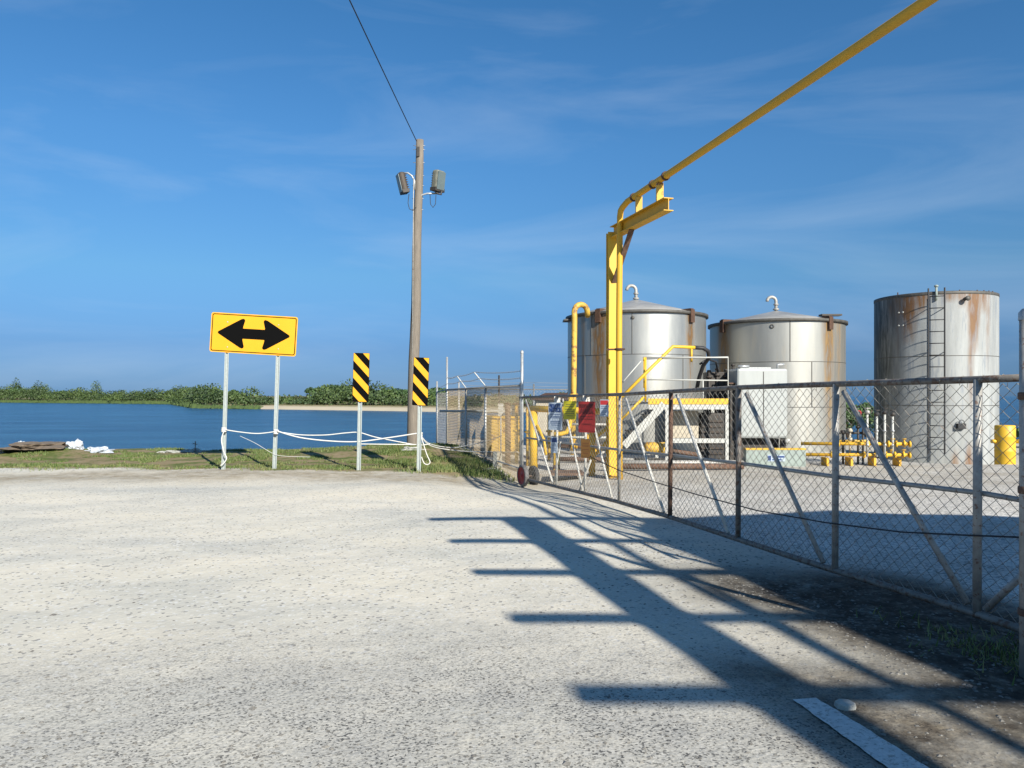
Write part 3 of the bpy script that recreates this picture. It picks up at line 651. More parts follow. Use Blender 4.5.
def wire(p, q, sag, r_=.004, barbs=True, n_=26, kink=0):
    p, q = Vector(p), Vector(q); mb = MB(); pts = []
    for k in range(n_+1):
        t = k/n_; v = p.lerp(q, t); v.z -= sag*4*t*(1-t); v.z += kink*math.sin(k*2.1); pts.append(v)
    mb.tube(pts, r_, 5)
    if barbs:
        for v in pts[1:-1]:
            mb.tube([v+Vector((.02,0,.02)), v-Vector((.02,0,.02))], .0022, 3); mb.tube([v+Vector((-.02,.01,.02)), v-Vector((-.02,.01,.02))], .0022, 3)
    return mb
e1 = at(474, 372, fpx(485.5)[1]-.1); e2 = at(457, 376, fpx(466)[1]-.1)
for k, (f_) in enumerate((1.0, .55)):
    b1_ = Vector((*fpx(485.5), 1.72)).lerp(e1, f_); b2_ = Vector((*fpx(466), 1.72)).lerp(e2, f_)
    mA = Vector((gx, gy, 1.97-.13*k)); mB_ = Vector((*fpx(447), 2.03-.17*k))
    wire(mA, b1_, .03).build('barbed_wire', M['barb'], fence); wire(b1_, b2_, .03, n_=16).build('barbed_wire', M['barb'], fence); wire(b2_, mB_, .03, n_=16).build('barbed_wire', M['barb'], fence)
x, y = fpx(447); wire((x, y, 1.85), (fC[0], fC[1], 1.75), .02, n_=8).build('barbed_wire', M['barb'], fence)

# back fence of the yard
bf = thing('back_fence', 'distant chain link fence with barbed wire behind the yard and tanks', 'fence', (-1.2, 33, 0))
bp_ = [(-1.9, 27.5), (.9, 31.8), (8, 33.5)]
for (p, q) in zip(bp_[:-1], bp_[1:]):
    l = math.dist(p, q); n_ = max(2, int(l/2.3))
    mb = MB(); chainlink(mb, [p, q], lambda s: .02, lambda s: 1.75, .16, .15, .004); mb.build('chain_link', M['galv_old'], bf)
    MB().tube([(*p, 1.77), (*q, 1.77)], .022, 8).build('top_rail', M['galv_old'], bf)
    for k in range(n_+1):
        t = k/n_; x = p[0]*(1-t)+q[0]*t; y = p[1]*(1-t)+q[1]*t
        MB().tube([(x, y, -.3), (x, y, 2.3 if k == n_//2 else 2.0)], .035, 8).build('post', M['dark_metal'] if k % 2 else M['galv'], bf)
    for z in (1.9, 2.05): wire((*p, z), (*q, z), .03, .006, False).build('barbed_wire', M['barb'], bf)

# ------------------------------------------------------------------ arrow sign and markers
def panel(mb, c, w, h, th, rr, rot):
    pts = []
    for cx_, cz_, a in ((w/2-rr, h/2-rr, 0), (-w/2+rr, h/2-rr, 90), (-w/2+rr, -h/2+rr, 180), (w/2-rr, -h/2+rr, 270)):
        for q in range(6): aa = R(a+q*18); pts.append((cx_+rr*math.cos(aa), cz_+rr*math.sin(aa)))
    poly(mb, c, pts, th, rot)
def poly(mb, c, pts, th, rot, y0=0):
    ca, sa = math.cos(rot), math.sin(rot); n_ = len(pts)
    q = [(c[0]+x*ca-z*sa, c[2]+x*sa+z*ca) for x, z in pts]
    P = [(x, c[1]+y0, z) for x, z in q] + [(x, c[1]+y0+th, z) for x, z in q]
    mb.add(P, [tuple(range(n_)), tuple(range(2*n_-1, n_-1, -1))] + [(k, n_+k, n_+(k+1)%n_, (k+1)%n_) for k in range(n_)])
YS = 15.7; c = at(253.7, 334.3, YS); sw = 86.5/F*YS; sh = 39.5/F*YS; rot = -R(3.4)
sg = thing('arrow_sign', 'wide yellow warning sign with black double headed arrow on two posts', 'road sign', (c.x, YS, 0))
mb = MB(); panel(mb, c, sw, sh, .004, .045, rot); mb.build('panel', M['sign_yellow'], sg)
# black border as a thin frame
def ringframe(c, w, h, inset, t, rr, rot, y0, m_, parent):
    def outline(w, h, rr):
        o = []
        for cx_, cz_, a in ((w/2-rr, h/2-rr, 0), (-w/2+rr, h/2-rr, 90), (-w/2+rr, -h/2+rr, 180), (w/2-rr, -h/2+rr, 270)):
            for q in range(6): aa = R(a+q*18); o.append((cx_+rr*math.cos(aa), cz_+rr*math.sin(aa)))
        return o
    A = outline(w-2*inset, h-2*inset, rr); B = outline(w-2*inset-2*t, h-2*inset-2*t, rr*.7); n_ = len(A); ca, sa = math.cos(rot), math.sin(rot)
    P = [(c[0]+x*ca-z*sa, c[1]+y0, c[2]+x*sa+z*ca) for x, z in A+B]
    MB().add(P, [(k, (k+1)%n_, n_+(k+1)%n_, n_+k) for k in range(n_)]).build('border', m_, parent)
ringframe(c, sw, sh, .022, .017, .04, rot, -.0015, M['sign_black'], sg)
def arrow_pts():
    half = [(0,.085),(.23,.085),(.275,.10)]
    # half arrow (right side) measured off the photo, units of metres for sign 1.76 wide
    r_ = [(.0,.105),(.215,.105),(.225,.13),(.185,.27),(.215,.305),(.27,.29),(.73,.02),(.735,0),(.73,-.02),(.27,-.29),(.215,-.305),(.185,-.27),(.225,-.13),(.215,-.105),(0,-.105)]
    l_ = [(-x, z) for x, z in r_[::-1]]
    return r_[:-1] + [(.0,-.105)] + l_[1:-1]
mb = MB(); pts = [(x-.0, z*.98) for x, z in arrow_pts()]
# split in convex-ish pieces: shaft + two heads (ngon each, same plane, butted)
poly(mb, c, [(-.22,-.105),(.22,-.105),(.22,.105),(-.22,.105)], .0012, rot, -.0016)
hd = [(.22,.105),(.222,.13),(.188,.262),(.195,.29),(.225,.305),(.27,.292),(.725,.022),(.735,0),(.725,-.022),(.27,-.292),(.225,-.305),(.195,-.29),(.188,-.262),(.222,-.13),(.22,-.105)]
poly(mb, c, hd[::-1], .0012, rot, -.0016); poly(mb, c, [(-x, z) for x, z in hd], .0012, rot, -.0016)
mb.build('arrow', M['sign_black'], sg)
def chan_post(parent, p_top, p_bot, m_='galv'):
    mb = MB(); d = Vector(p_top)-Vector(p_bot); u = Vector((1,0,0))
    for off, w, dep in ((0,.032,.006),): mb.bar(Vector(p_bot)+Vector((0,.004,0)), Vector(p_top)+Vector((0,.004,0)), .008, .036)
    mb = MB(); b_, t_ = Vector(p_bot), Vector(p_top)
    prof_ = [(-.042,0),(-.024,0),(-.018,.028),(.018,.028),(.024,0),(.042,0),(.042,.004),(.027,.004),(.021,.032),(-.021,.032),(-.027,.004),(-.042,.004)]
    n_ = len(prof_); P = [(b_.x+x, b_.y+y, b_.z) for x, y in prof_] + [(t_.x+x, t_.y+y, t_.z) for x, y in prof_]
    mb.add(P, [(k, (k+1)%n_, n_+(k+1)%n_, n_+k) for k in range(n_)] + [tuple(range(n_, 2*n_))])
    o = mb.build('post', M['post'], parent); return o
M['post'] = mat('pale zinc channel post', (.35, .385, .37), .55, .15, .1, 20)
for bx, by, tx, ty in ((223, 465.5, 227.8, 320), (274, 470, 279, 324)):
    g = at(bx, by, YS+.012); chan_post(sg, at(tx, ty, YS+.012), (g.x, g.y, H1(g.x, g.y)-.2))
mb = MB()
for px, py in ((227.6,322),(227.3,347),(278.6,325),(278.2,349)):
    p = at(px, py, YS); mb.lathe([(0,-.008),(.012,-.006),(.014,0)], (p.x, p.y-.001, p.z), Vector((0,1,0)), 10)
mb.build('bolts', M['galv'], sg)
def marker(cx_, cy_, w_, h_, bx, by, lean, label):
    Y = 15.55; c = at(cx_, cy_, Y); w = w_/F*Y; h = h_/F*Y
    t = thing('object_marker', label, 'road marker', (c.x, Y, 0), 'striped object markers by the water')
    mb = MB(); panel(mb, c, w, h, .004, .022, lean); mb.build('panel', M['sign_black'], t)
    # yellow stripes running down to the right, clipped to the panel
    bm_ = MB(); sw_ = .165; pitch = .345; m_ = .006
    for k in range(-4, 6):
        base = k*pitch - .172   # z at x=0 of the lower edge
        P = []
        X0, X1, Z0, Z1 = -w/2+m_, w/2-m_, -h/2+m_, h/2-m_
        slope = -1.05
        poly_ = [(X0, base+slope*X0), (X1, base+slope*X1), (X1, base+slope*X1+sw_), (X0, base+slope*X0+sw_)]
        for side, lim in ((1, Z1), (-1, Z0)):     # clip
            outp = []
            for q in range(len(poly_)):
                a, b_ = poly_[q], poly_[(q+1) % len(poly_)]
                ia, ib = side*(lim-a[1]) >= 0, side*(lim-b_[1]) >= 0
                if ia: outp.append(a)
                if ia != ib:
                    tt = (lim-a[1])/(b_[1]-a[1]); outp.append((a[0]+(b_[0]-a[0])*tt, lim))
            poly_ = outp
            if not poly_: break
        if len(poly_) >= 3: poly(bm_, c, poly_, .0012, lean, -.0016)
    bm_.build('stripes', M['sign_yellow'], t)
    g = at(bx, by, Y+.012); chan_post(t, at(cx_, cy_-h_*.42, Y+.012), (g.x, g.y, H1(g.x, g.y)-.2))
marker(361, 377.5, 16.2, 49, 358.5, 470, -R(1.5), 'left striped yellow and black marker, standing clear of the wooden pole')
marker(420.7, 381.5, 15.6, 48, 418.5, 470.5, -R(2.2), 'right striped yellow and black marker, beside the wooden pole')

# ropes strung between the posts
def rope(name, pxs, Y, label, r_=.011, grp='white ropes strung between the sign posts'):
    pts = [at(a, b, Y if len(q) == 0 else q[0]) for a, b, *q in pxs]
    # catmull smooth
    out_ = []
    for k in range(len(pts)-1):
        p0 = pts[max(0,k-1)]; p1 = pts[k]; p2 = pts[k+1]; p3 = pts[min(len(pts)-1,k+2)]
        for s_ in range(8):
            t = s_/8; out_.append(.5*((2*p1)+(p2-p0)*t+(2*p0-5*p1+4*p2-p3)*t*t+(3*p1-p0-3*p2+p3)*t**3))
    out_.append(pts[-1])
    o = MB().tube(out_, r_, 6).build(name, M['rope'], None); tag(o, label, 'rope', grp); return o
rope('rope', [(224,429.5),(240,432),(258,433.5),(276,431.5)], 15.62, 'white rope running between the two posts of the arrow sign')
rope('rope', [(276,431.5),(300,434.8),(325,435),(345,433),(359,432.5),(375,437),(400,442),(418,445),(430,444)], 15.62, 'white rope from arrow sign post dipping past the left striped marker')
rope('rope', [(277,431),(300,437.5),(330,441),(359,441.5),(390,437.5),(419,433)], 15.60, 'thicker sagging white rope from arrow sign to the right striped marker', .014)
rope('rope', [(360,444),(385,444.3),(405,444.5),(419,444.5)], 15.6, 'short low white rope between the two striped markers')
rope('rope', [(421,436),(428,443,16),(440,446.5,17),(455,447.5,18),(470,445,18),(487,441,17.5),(502,435.5,17)], 15.6, 'white rope running from the right marker up to the rusty post')
rope('rope', [(421,437),(430,445.5,16),(447,449.5,17),(470,451.5,17.6),(500,452,16.5),(518,452,15.5)], 15.6, 'low white rope running from the right marker towards the gate')
rope('rope', [(224,431),(221.5,440),(224,452),(226.5,458),(224,463),(220.5,465.5)], 15.6, 'loose white rope end hanging down the left arrow sign post')
rope('rope', [(421,436),(424,446),(427,455),(430,462),(427.5,464.5),(424,463),(421.5,457)], 15.6, 'white rope tail looped below the right striped marker')
rope('rope', [(240,436),(255,443),(272,453),(283,456),(310,457)], 15.7, 'thin slack cord hanging beside the right arrow sign post', .004)
for px, py in ((224,430),(276,432),(420,434.5)):
    p = at(px, py, 15.66); mb = MB()
    for k in range(4):
        mb.lathe([(.048+.006*math.cos(a), .013*math.sin(a)+k*.022-.03) for a in [q*math.pi/3 for q in range(7)]], p, Vector((.1*(k%2),0,1)), 14)
    nm = {224:'white rope knot wrapped round the left arrow sign post', 276:'white rope knot wrapped round the right arrow sign post', 420:'bulky grey white rope knot round the right striped marker post'}[px]
    tag(mb.build('rope_knot', M['rope']), nm, 'rope knot', 'rope knots on the sign posts')

# ------------------------------------------------------------------ wooden pole with lamps
PY = 19.3; pb = at(411.5, 447, PY); pt_ = at(419.8, 140, PY)
pole = thing('utility_pole', 'tall weathered wooden pole carrying two floodlights beside the water', 'utility pole', (pb.x, PY, 0))
pb.z = -.4; N = 12
pts = [pb.lerp(pt_, k/N)+Vector((.012*math.sin(k*1.3),0,0)) for k in range(N+1)]
MB().tube(pts, [.152-.058*k/N for k in range(N+1)], 18).build('shaft', M['wood'], pole)
def pl(py): t = (447-py)/(447-140); return at(411.5+8.3*t, py, PY)
mb = MB(); p = pl(153); mb.bar(p+Vector((-.02,-.1,-.12)), p+Vector((-.02,-.1,.12)), .07, .05); mb.build('bracket', M['dark_metal'], pole)
mb = MB()
for z in (146, 150, 163, 176, 186, 199, 210): p = pl(z); mb.tube([p+Vector((-.15,-.03,0)), p+Vector((.14,-.03,.0))], .008, 6)
mb.build('bolts', M['galv'], pole)
mb = MB(); p = pl(193)
mb.tube([p+Vector((-.105,-.09,.35)), p+Vector((-.11,-.10,0)), p+Vector((-.12,-.11,-1.4)), p+Vector((-.14,-.13,-5.9))], .012, 6); mb.build('conduit', M['galv_old'], pole)
def flood(cx_, cy_, w, h, d, tilt, yaw, m_, lens_side, label, arm, cable):
    c = at(cx_, cy_, PY-.05)
    t = thing('floodlight', label, 'floodlight', c)
    Rm = Matrix.Rotation(yaw, 3, 'Z') @ Matrix.Rotation(tilt, 3, 'Y')
    ux, uy, uz = Rm @ Vector((1,0,0)), Rm @ Vector((0,1,0)), Rm @ Vector((0,0,1))
    mb = MB(); mb.obox(c, ux, uy, uz, w/2, d/2, h/2); mb.build('housing', m_, t, bevel=.055)
    mb = MB()
    for k in range(-3, 4): mb.obox(c - ux*lens_side*(w/2+.012) + uz*(k*h/9), ux, uy, uz, .018, d*.42, .006)
    mb.build('cooling_fins', m_, t)
    mb = MB(); mb.obox(c + ux*lens_side*(w/2+.008), ux, uy, uz, .008, d*.42, h*.42); mb.build('lens', M['glass'], t)
    mb = MB(); mb.obox(c - uz*(h*.42), ux, uy, uz, w*.53, d*.53, h*.09); mb.build('ballast_box', M['dark_metal'], t, bevel=.01)
    MB().tube([at(a, b_, PY-.05) for a, b_ in arm], .022, 10).build('arm', M['galv'], t)
    MB().tube([at(a, b_, PY-.12) for a, b_ in cable], .009, 6).build('cable', M['black'], t)
flood(402.6, 183, .17, .52, .26, R(-14), R(25), M['lamp_dark'], -1, 'brown floodlight on the left of the wooden pole',
      [(404,173),(408,173),(412,176),(414.5,181),(414.8,190)], [(409,194),(408,203),(409.5,209),(413,210.5),(416,207)])
flood(438.2, 181, .20, .52, .30, R(8), R(-40), M['lamp_grey'], 1, 'grey green floodlight on the right of the wooden pole',
      [(418,199),(422,195),(427,193.5),(437,193.5)], [(430,194),(430.5,204),(433,207.5),(435.5,204),(436,195)])
mb = MB(); mb.tube([at(434, 189, PY-.1), at(437,193.5,PY-.1), at(441,194.5,PY-.1), at(442,190,PY-.1)], .025, 8); mb.build('yoke', M['dark_metal'], [o for o in C.objects if o.name.startswith('floodlight')][-1])
q = Vector((-3.15, -6, 8.0)); p = at(416.5, 141, PY-.1)
mb = wire(p, q, .10, .011, False, 40)
o = mb.build('overhead_cable', M['black']); tag(o, 'black overhead cable rising from the wooden pole top out of the picture', 'cable')

# ------------------------------------------------------------------ tanks
def tank(xc, Yc, R_, H_, apex, m_, name, label, stains, seams, vents=True, rim=.062, zb=-.1, name2=None):
    t = thing(name, label, 'storage tank', (xc, Yc, 0), 'steel storage tanks in the yard')
    n_, k_ = 160, 30; vs = []; at_ = []
    for j in range(k_+1):
        z = zb+(H_-zb)*j/k_
        for i_ in range(n_):
            a = 2*math.pi*i_/n_; vs.append((xc+R_*math.cos(a), Yc+R_*math.sin(a), z))
            v = 0
            for (aa, wd, z0, st) in stains:      # angle deg, half width deg, lowest z fraction, strength
                da = (math.degrees(a)-aa+180) % 360 - 180
                f = (z/H_-z0)/(1-z0) if z0 >= 0 else (1-(z-zb)/(-z0))
                if f > 0: v = max(v, st*max(0, 1-(abs(da)/(wd*(.55+.6*f)))**2)*min(1, .35+f))
            at_.append(v)
    fs = [(j*n_+i_, j*n_+(i_+1)%n_, (j+1)*n_+(i_+1)%n_, (j+1)*n_+i_) for j in range(k_) for i_ in range(n_)]
    mb = MB(); mb.add(vs, fs, True); o = mb.build('shell', m_, t); set_attr(o, 'rust', at_, 'POINT')
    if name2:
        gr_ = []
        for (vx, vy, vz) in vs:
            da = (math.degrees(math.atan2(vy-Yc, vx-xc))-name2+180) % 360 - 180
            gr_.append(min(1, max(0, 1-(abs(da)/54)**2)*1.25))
        set_attr(o, 'mildew', gr_, 'POINT')  # covers the left side of the shell: mildew and painted shade
    th = math.atan2(-Yc, -xc)       # angle facing the camera
    if apex: MB().lathe([(R_+.05, H_-.02), (R_+.05, H_+.012), (R_*.5, H_+(apex-H_)*.55), (.12, apex), (0, apex+.01)], (xc, Yc, 0), n=72).build('roof', M['roof_metal'], t)
    else: MB().lathe([(R_+.002, H_), (R_-.05, H_+.02), (0, H_+.06)], (xc, Yc, 0), n=72).build('roof', M['roof_metal'], t)
    MB().lathe([(R_+.002, H_-.06), (R_+rim, H_-.055), (R_+rim, H_+.022), (R_-.02, H_+.03)], (xc, Yc, 0), n=96).build('rim', M['seam'], t)
    mb = MB()
    for z in seams[0]: mb.lathe([(R_, z-.008), (R_+.007, z-.006), (R_+.007, z+.006), (R_, z+.008)], (xc, Yc, 0), n=96)
    for aa, z0, z1 in seams[1]:
        a = R(aa); mb.bar((xc+(R_+.002)*math.cos(a), Yc+(R_+.002)*math.sin(a), z0), (xc+(R_+.002)*math.cos(a), Yc+(R_+.002)*math.sin(a), z1), .018, .018)
    mb.build('seams', M['seam'], t)
    return t, th
def tx(xc, Yc, R_, px):   # angle (deg) on the near side of the tank that shows at picture column px
    k = (px-512)/F; best = None
    th = math.atan2(-Yc, -xc)
    for d in np.linspace(-88, 88, 353):
        a = th + R(d); X = xc+R_*math.cos(a); Y = Yc+R_*math.sin(a); e = abs(X/Y-k)
        if best is None or e < best[0]: best = (e, math.degrees(a))
    return best[1]
T1 = ((636-512)/F*21.5, 21.5, 1.90); T2 = ((776-512)/F*22.4, 22.4, 1.865); T3 = ((934.5-512)/F*21.5, 21.5, 1.53)
t1, th1 = tank(*T1, 3.68, 4.17, M['tank_a'], 'storage_tank', 'left aluminium tank with cone roof, behind the yellow column',
    [(tx(*T1,599),9,.0,1.0),(tx(*T1,690.5),6,.35,1.0),(tx(*T1,575),8,.0,.45),(tx(*T1,583),3,.3,.6)],
    ((2.57, 1.35), [(tx(*T1,632),2.57,3.66),(tx(*T1,585),1.35,2.57),(tx(*T1,683),1.35,2.57),(tx(*T1,600),0,1.35),(tx(*T1,592),2.57,3.66)]))
t2, th2 = tank(*T2, 3.56, 3.96, M['tank_b'], 'storage_tank', 'middle aluminium tank with cone roof and ochre rust streaks',
    [(tx(*T2,723.5),9,.0,1.0),(tx(*T2,829),8,.0,1.0),(tx(*T2,839),5,.0,.6)],
    ((2.42, 1.2), [(tx(*T2,790),2.42,3.54),(tx(*T2,740),1.2,2.42),(tx(*T2,812),1.2,2.42),(tx(*T2,760),0,1.2)]))
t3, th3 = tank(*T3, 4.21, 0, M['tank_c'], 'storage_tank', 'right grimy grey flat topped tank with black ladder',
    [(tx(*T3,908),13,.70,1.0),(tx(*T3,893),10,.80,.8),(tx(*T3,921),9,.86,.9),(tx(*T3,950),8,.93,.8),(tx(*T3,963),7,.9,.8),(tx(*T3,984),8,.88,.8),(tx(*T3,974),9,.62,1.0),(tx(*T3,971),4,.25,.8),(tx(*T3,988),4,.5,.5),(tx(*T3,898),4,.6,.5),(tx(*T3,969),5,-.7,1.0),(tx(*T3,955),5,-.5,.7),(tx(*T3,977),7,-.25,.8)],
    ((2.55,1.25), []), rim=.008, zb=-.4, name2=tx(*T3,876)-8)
# extra rust at foot of tank 3 is in the shell paint; manway
def tpt(T, px, z, off=0):
    a = R(tx(*T, px)); return Vector((T[0]+(T[2]+off)*math.cos(a), T[1]+(T[2]+off)*math.sin(a), z)), Vector((math.cos(a), math.sin(a), 0))
def gooseneck(T, z0, t, dx):
    x, y = T[0], T[1]
    pts = [(x, y, z0-.05), (x, y, z0+.30)] + [(x-.13+.13*math.cos(a), y, z0+.33+.13*math.sin(a)) for a in [R(q) for q in range(0, 200, 20)]] 
    mb = MB(); mb.tube(pts, .045, 12); mb.lathe([(.045,-.02),(.085,-.02),(.085,.02),(.045,.02)], (x, y, z0+.10), n=16); mb.lathe([(.045,-.02),(.07,-.02),(.07,.02),(.045,.02)], (x, y, z0+.24), n=16)
    mb.build('vent', M['galv_old'], t)
p_, n_2 = tpt(T1, 569, 3.66, .06); MB().box((p_.x-.10, p_.y-.3, 3.56), (p_.x+.45, p_.y+.3, 3.60)).build('roof_flap', M['seam'], t1)
gooseneck(T1, 4.12, t1, 0); gooseneck(T2, 3.92, t2, 0)
for T, px, t, H_ in ((T1, 599, t1, 3.68), (T1, 690.5, t1, 3.68), (T2, 723.5, t2, 3.56), (T2, 829, t2, 3.56)):
    p, nn_ = tpt(T, px, H_); u = Vector((-nn_.y, nn_.x, 0)); mb = MB()
    mb.obox(p+nn_*.03+Vector((0,0,-.10)), u, nn_, Vector((0,0,1)), .075, .05, .17); mb.obox(p-nn_*.2+Vector((0,0,.06)), u, nn_, Vector((0,0,1)), .06, .25, .035)
    mb.build('overflow_bracket', M['rust_dark'], t)
p, nn_ = tpt(T2, 772, 3.37); MB().lathe([(.035,-.01),(.06,-.01),(.06,.02),(.035,.02)], p, nn_, 16).build('port', M['seam'], t2)
p, nn_ = tpt(T1, 633, 3.5); MB().lathe([(0,.03),(.04,.03),(.05,0)], p, nn_, 14).build('port', M['seam'], t1)
# roof hatch details
mb = MB(); mb.box((T2[0]+.8,T2[1]-1.35,3.70),(T2[0]+1.35,T2[1]-1.1,3.745)); mb.build('hatch', M['dark_metal'], t2)
# ladder
lt = M['black']
pa, nA = tpt(T3, 927.5, 0, .02)
def ladp(px, z, off): 
    p, n_ = tpt(T3, 936, z, 0); u = Vector((-n_.y, n_.x, 0)); 
    return p + n_*off + u*px
lad_z0, lad_z1 = 0.0, 4.30
u_ = 1
for sgn in (-.185, .185): MB().bar(ladp(sgn, lad_z0, .22), ladp(sgn, lad_z1, .22), .022, .045).build('ladder_rail', M['black'], t3)
z = lad_z0+.12
while z < lad_z1-.1: MB().tube([ladp(-.185, z, .22), ladp(.185, z, .22)], .013, 7).build('ladder_rung', M['black'], t3); z += .305
mb = MB()
for z in (.35, 1.5, 2.65, 3.8):
    for sgn in (-.185, .185): mb.bar(ladp(sgn, z, 0), ladp(sgn, z, .22), .03, .01)
mb.build('ladder_brackets', M['dark_metal'], t3)
mb = MB(); mb.tube([ladp(.0, 4.0, .03), ladp(.0, 4.36, .03)], .03, 10); mb.lathe([(.03,0),(.05,.0),(.05,.04),(0,.06)], ladp(0,4.35,.03), n=12); mb.build('gauge_pipe', M['green_conc'], t3)
mb = MB()
for k, px in enumerate((897, 960, 978, 985, 990, 994)):
    p, n_ = tpt(T3, px, 4.23, -.03); mb.lathe([(.016,-.05),(.016,.07 if k == 0 else .03),(0,.08 if k == 0 else .035)], p, n=8)
mb.build('rim_lugs', M['rust_dark'], t3)
p, n_ = tpt(T3, 965, 4.02); mb = MB(); mb.lathe([(.045,-.02),(.045,.12),(.065,.12),(.065,.15),(0,.15)], p, n_, 14); mb.build('nozzle', M['seam'], t3)
p, n_ = tpt(T3, 960, .72); u = Vector((-n_.y, n_.x, 0)); mb = MB(); mb.obox(p+n_*.05, u, n_, Vector((0,0,1)), .10, .06, .07)
mb.tube([p+n_*.08+u*.07*math.cos(a)+Vector((0,0,.07+.09*math.sin(a))) for a in [R(q) for q in range(0, 181, 20)]], .01, 6); mb.build('outlet_box', M['black'], t3, bevel=.01)
p, n_ = tpt(T3, 905, 3.3);
mb = MB(); 
for z in (3.75, 3.4): 
    for px in (899, 903): p, n_ = tpt(T3, px, z); mb.lathe([(0,.02),(.02,.02),(.022,0)], p, n_, 8)
mb.build('bolts', M['white_paint'], t3)

# ------------------------------------------------------------------ yellow pipe crossing and its column
def ibeam(mb, p, q, w, h, tf=.014, tw=.012, up=Vector((0,0,1))):
    p, q = Vector(p), Vector(q); d = (q-p).normalized(); x = d.cross(up).normalized(); u = x.cross(d).normalized(); c = (p+q)/2; l = (q-p).length/2
    mb.obox(c+u*(h/2-tf/2), x, d, u, w/2, l, tf/2); mb.obox(c-u*(h/2-tf/2), x, d, u, w/2, l, tf/2); mb.obox(c, x, d, u, tw/2, l, h/2-tf)
CY = 14.55
pd = Vector((.27, -1, .029)).normalized()       # pipe run, towards the viewer
colm = thing('pipe_column', 'tall yellow steel column with cantilever beam carrying the overhead pipe', 'pipe support', (1.9, CY, 0))
cb = at(611.5, 473, CY); ctop = at(611.5, 236, CY)
mb = MB(); ibeam(mb, (cb.x, CY, -.1), (cb.x, CY, ctop.z+.06), .17, .17, up=Vector((.1,-1,0)).normalized()); mb.build('column', M['yellow'], colm)
mb = MB(); mb.box((cb.x-.14, CY-.14, 0), (cb.x+.14, CY+.14, .02)); mb.build('base_plate', M['yellow_dirty'], colm)
b0_ = at(614, 232.5, CY-.05) ; b1_ = at(666, 206.5, 12.35); b1_.z = b0_.z+.0
b1_ = Vector((b0_.x, b0_.y, b0_.z)) + (Vector((2.512, 12.35, 0))-Vector((b0_.x, b0_.y, 0)))
mb = MB(); ibeam(mb, b0_, b1_, .17, .21); mb.build('cantilever_beam', M['yellow_dirty'], colm)
bd = (b1_-b0_).normalized(); bl = (b1_-b0_).length
mb = MB(); mb.bar(b0_+bd*(bl*.36)-Vector((0,0,.11)), Vector((cb.x+.04, CY-.08, b0_.z-.95)), .10, .02); mb.build('knee_brace', M['rusty'], colm)
# pipe (its own thing): rises beside the column, elbow, runs along the driveway overhead
pz = 4.95
def pline(Y): return Vector((5.847 - .27*Y, Y, 5.03+.029*(13.41-Y)))
Yt = 14.0; r0 = pline(Yt)
xv = (620-512)/F*(Yt+.1)
pts = [Vector((xv, Yt+.1, -.05)), Vector((xv-.02, Yt+.1, 1.5)), Vector((xv-.015, Yt+.1, 3)), Vector((xv, Yt+.1, pz-.16)), Vector((xv+.012, Yt+.08, pz-.06)), Vector((xv+.04, Yt+.03, pz-.01)), pline(Yt-.08)] + [pline(y) for y in (13, 12, 10, 8, 6, 4, 2, 0, -4, -8.5)]
ovp = thing('overhead_pipe', 'yellow pipe rising beside the column then crossing overhead to the upper right', 'pipe', (r0.x, Yt+.1, 0))
dxp = at(619.5, 340, Yt+.1).x - r0.x
MB().tube(pts, .056, 16).build('pipe_run', M['yellow_dirty'], ovp)
for Y in (13.65, 12.9, 12.45): MB().lathe([(.057,-.02),(.075,-.02),(.075,.02),(.057,.02)], pline(Y), pd, 18).build('pipe_clamp', M['rust_dark'], ovp)
for Yk in (13.45, 12.66):
    p = pline(Yk); t_ = (b0_.y-Yk)/(b0_.y-b1_.y); bz = b0_.z+.105; base = b0_.lerp(b1_, min(1, t_))
    mb = MB(); mb.bar((p.x, Yk, bz), (p.x, Yk, p.z-.055), .11, .09, up=Vector((0,1,0))); mb.build('pipe_stool', M['yellow_rusty'], colm)
mb = MB()
p = Vector((xv-.015, Yt+.1, at(618, 349, Yt).z)); mb.lathe([(.057,-.02),(.08,-.02),(.08,.02),(.057,.02)], p, n=16); mb.bar(p+Vector((-.22,.05,0)), p+Vector((.1,-.05,0)), .03, .03); mb.build('column_clamp', M['rust_dark'], ovp)
# swan neck pipe on the left tank
sn = thing('swan_neck_pipe', 'rust streaked yellow pipe bent over the rim of the left tank', 'pipe', (at(574, 450, 19.6).x, 19.6, 0))
pts = [at(572.5, 455, 19.6), at(573.5, 400, 19.6), at(574.5, 318, 19.6)] + [at(580.8-6.5*math.cos(a), 312-7.5*math.sin(a), 19.6+.25*q/8) for q, a in enumerate([R(k*22.5) for k in range(0, 9)])] + [at(587.6, 316, 19.95)]
MB().tube(pts, .072, 14).build('pipe_run', M['yellow_rusty'], sn)
mb = MB(); mb.lathe([(.073,-.03),(.11,-.03),(.11,.03),(.073,.03)], at(573.6,395,19.6), n=16); mb.build('flange', M['yellow_dirty'], sn)

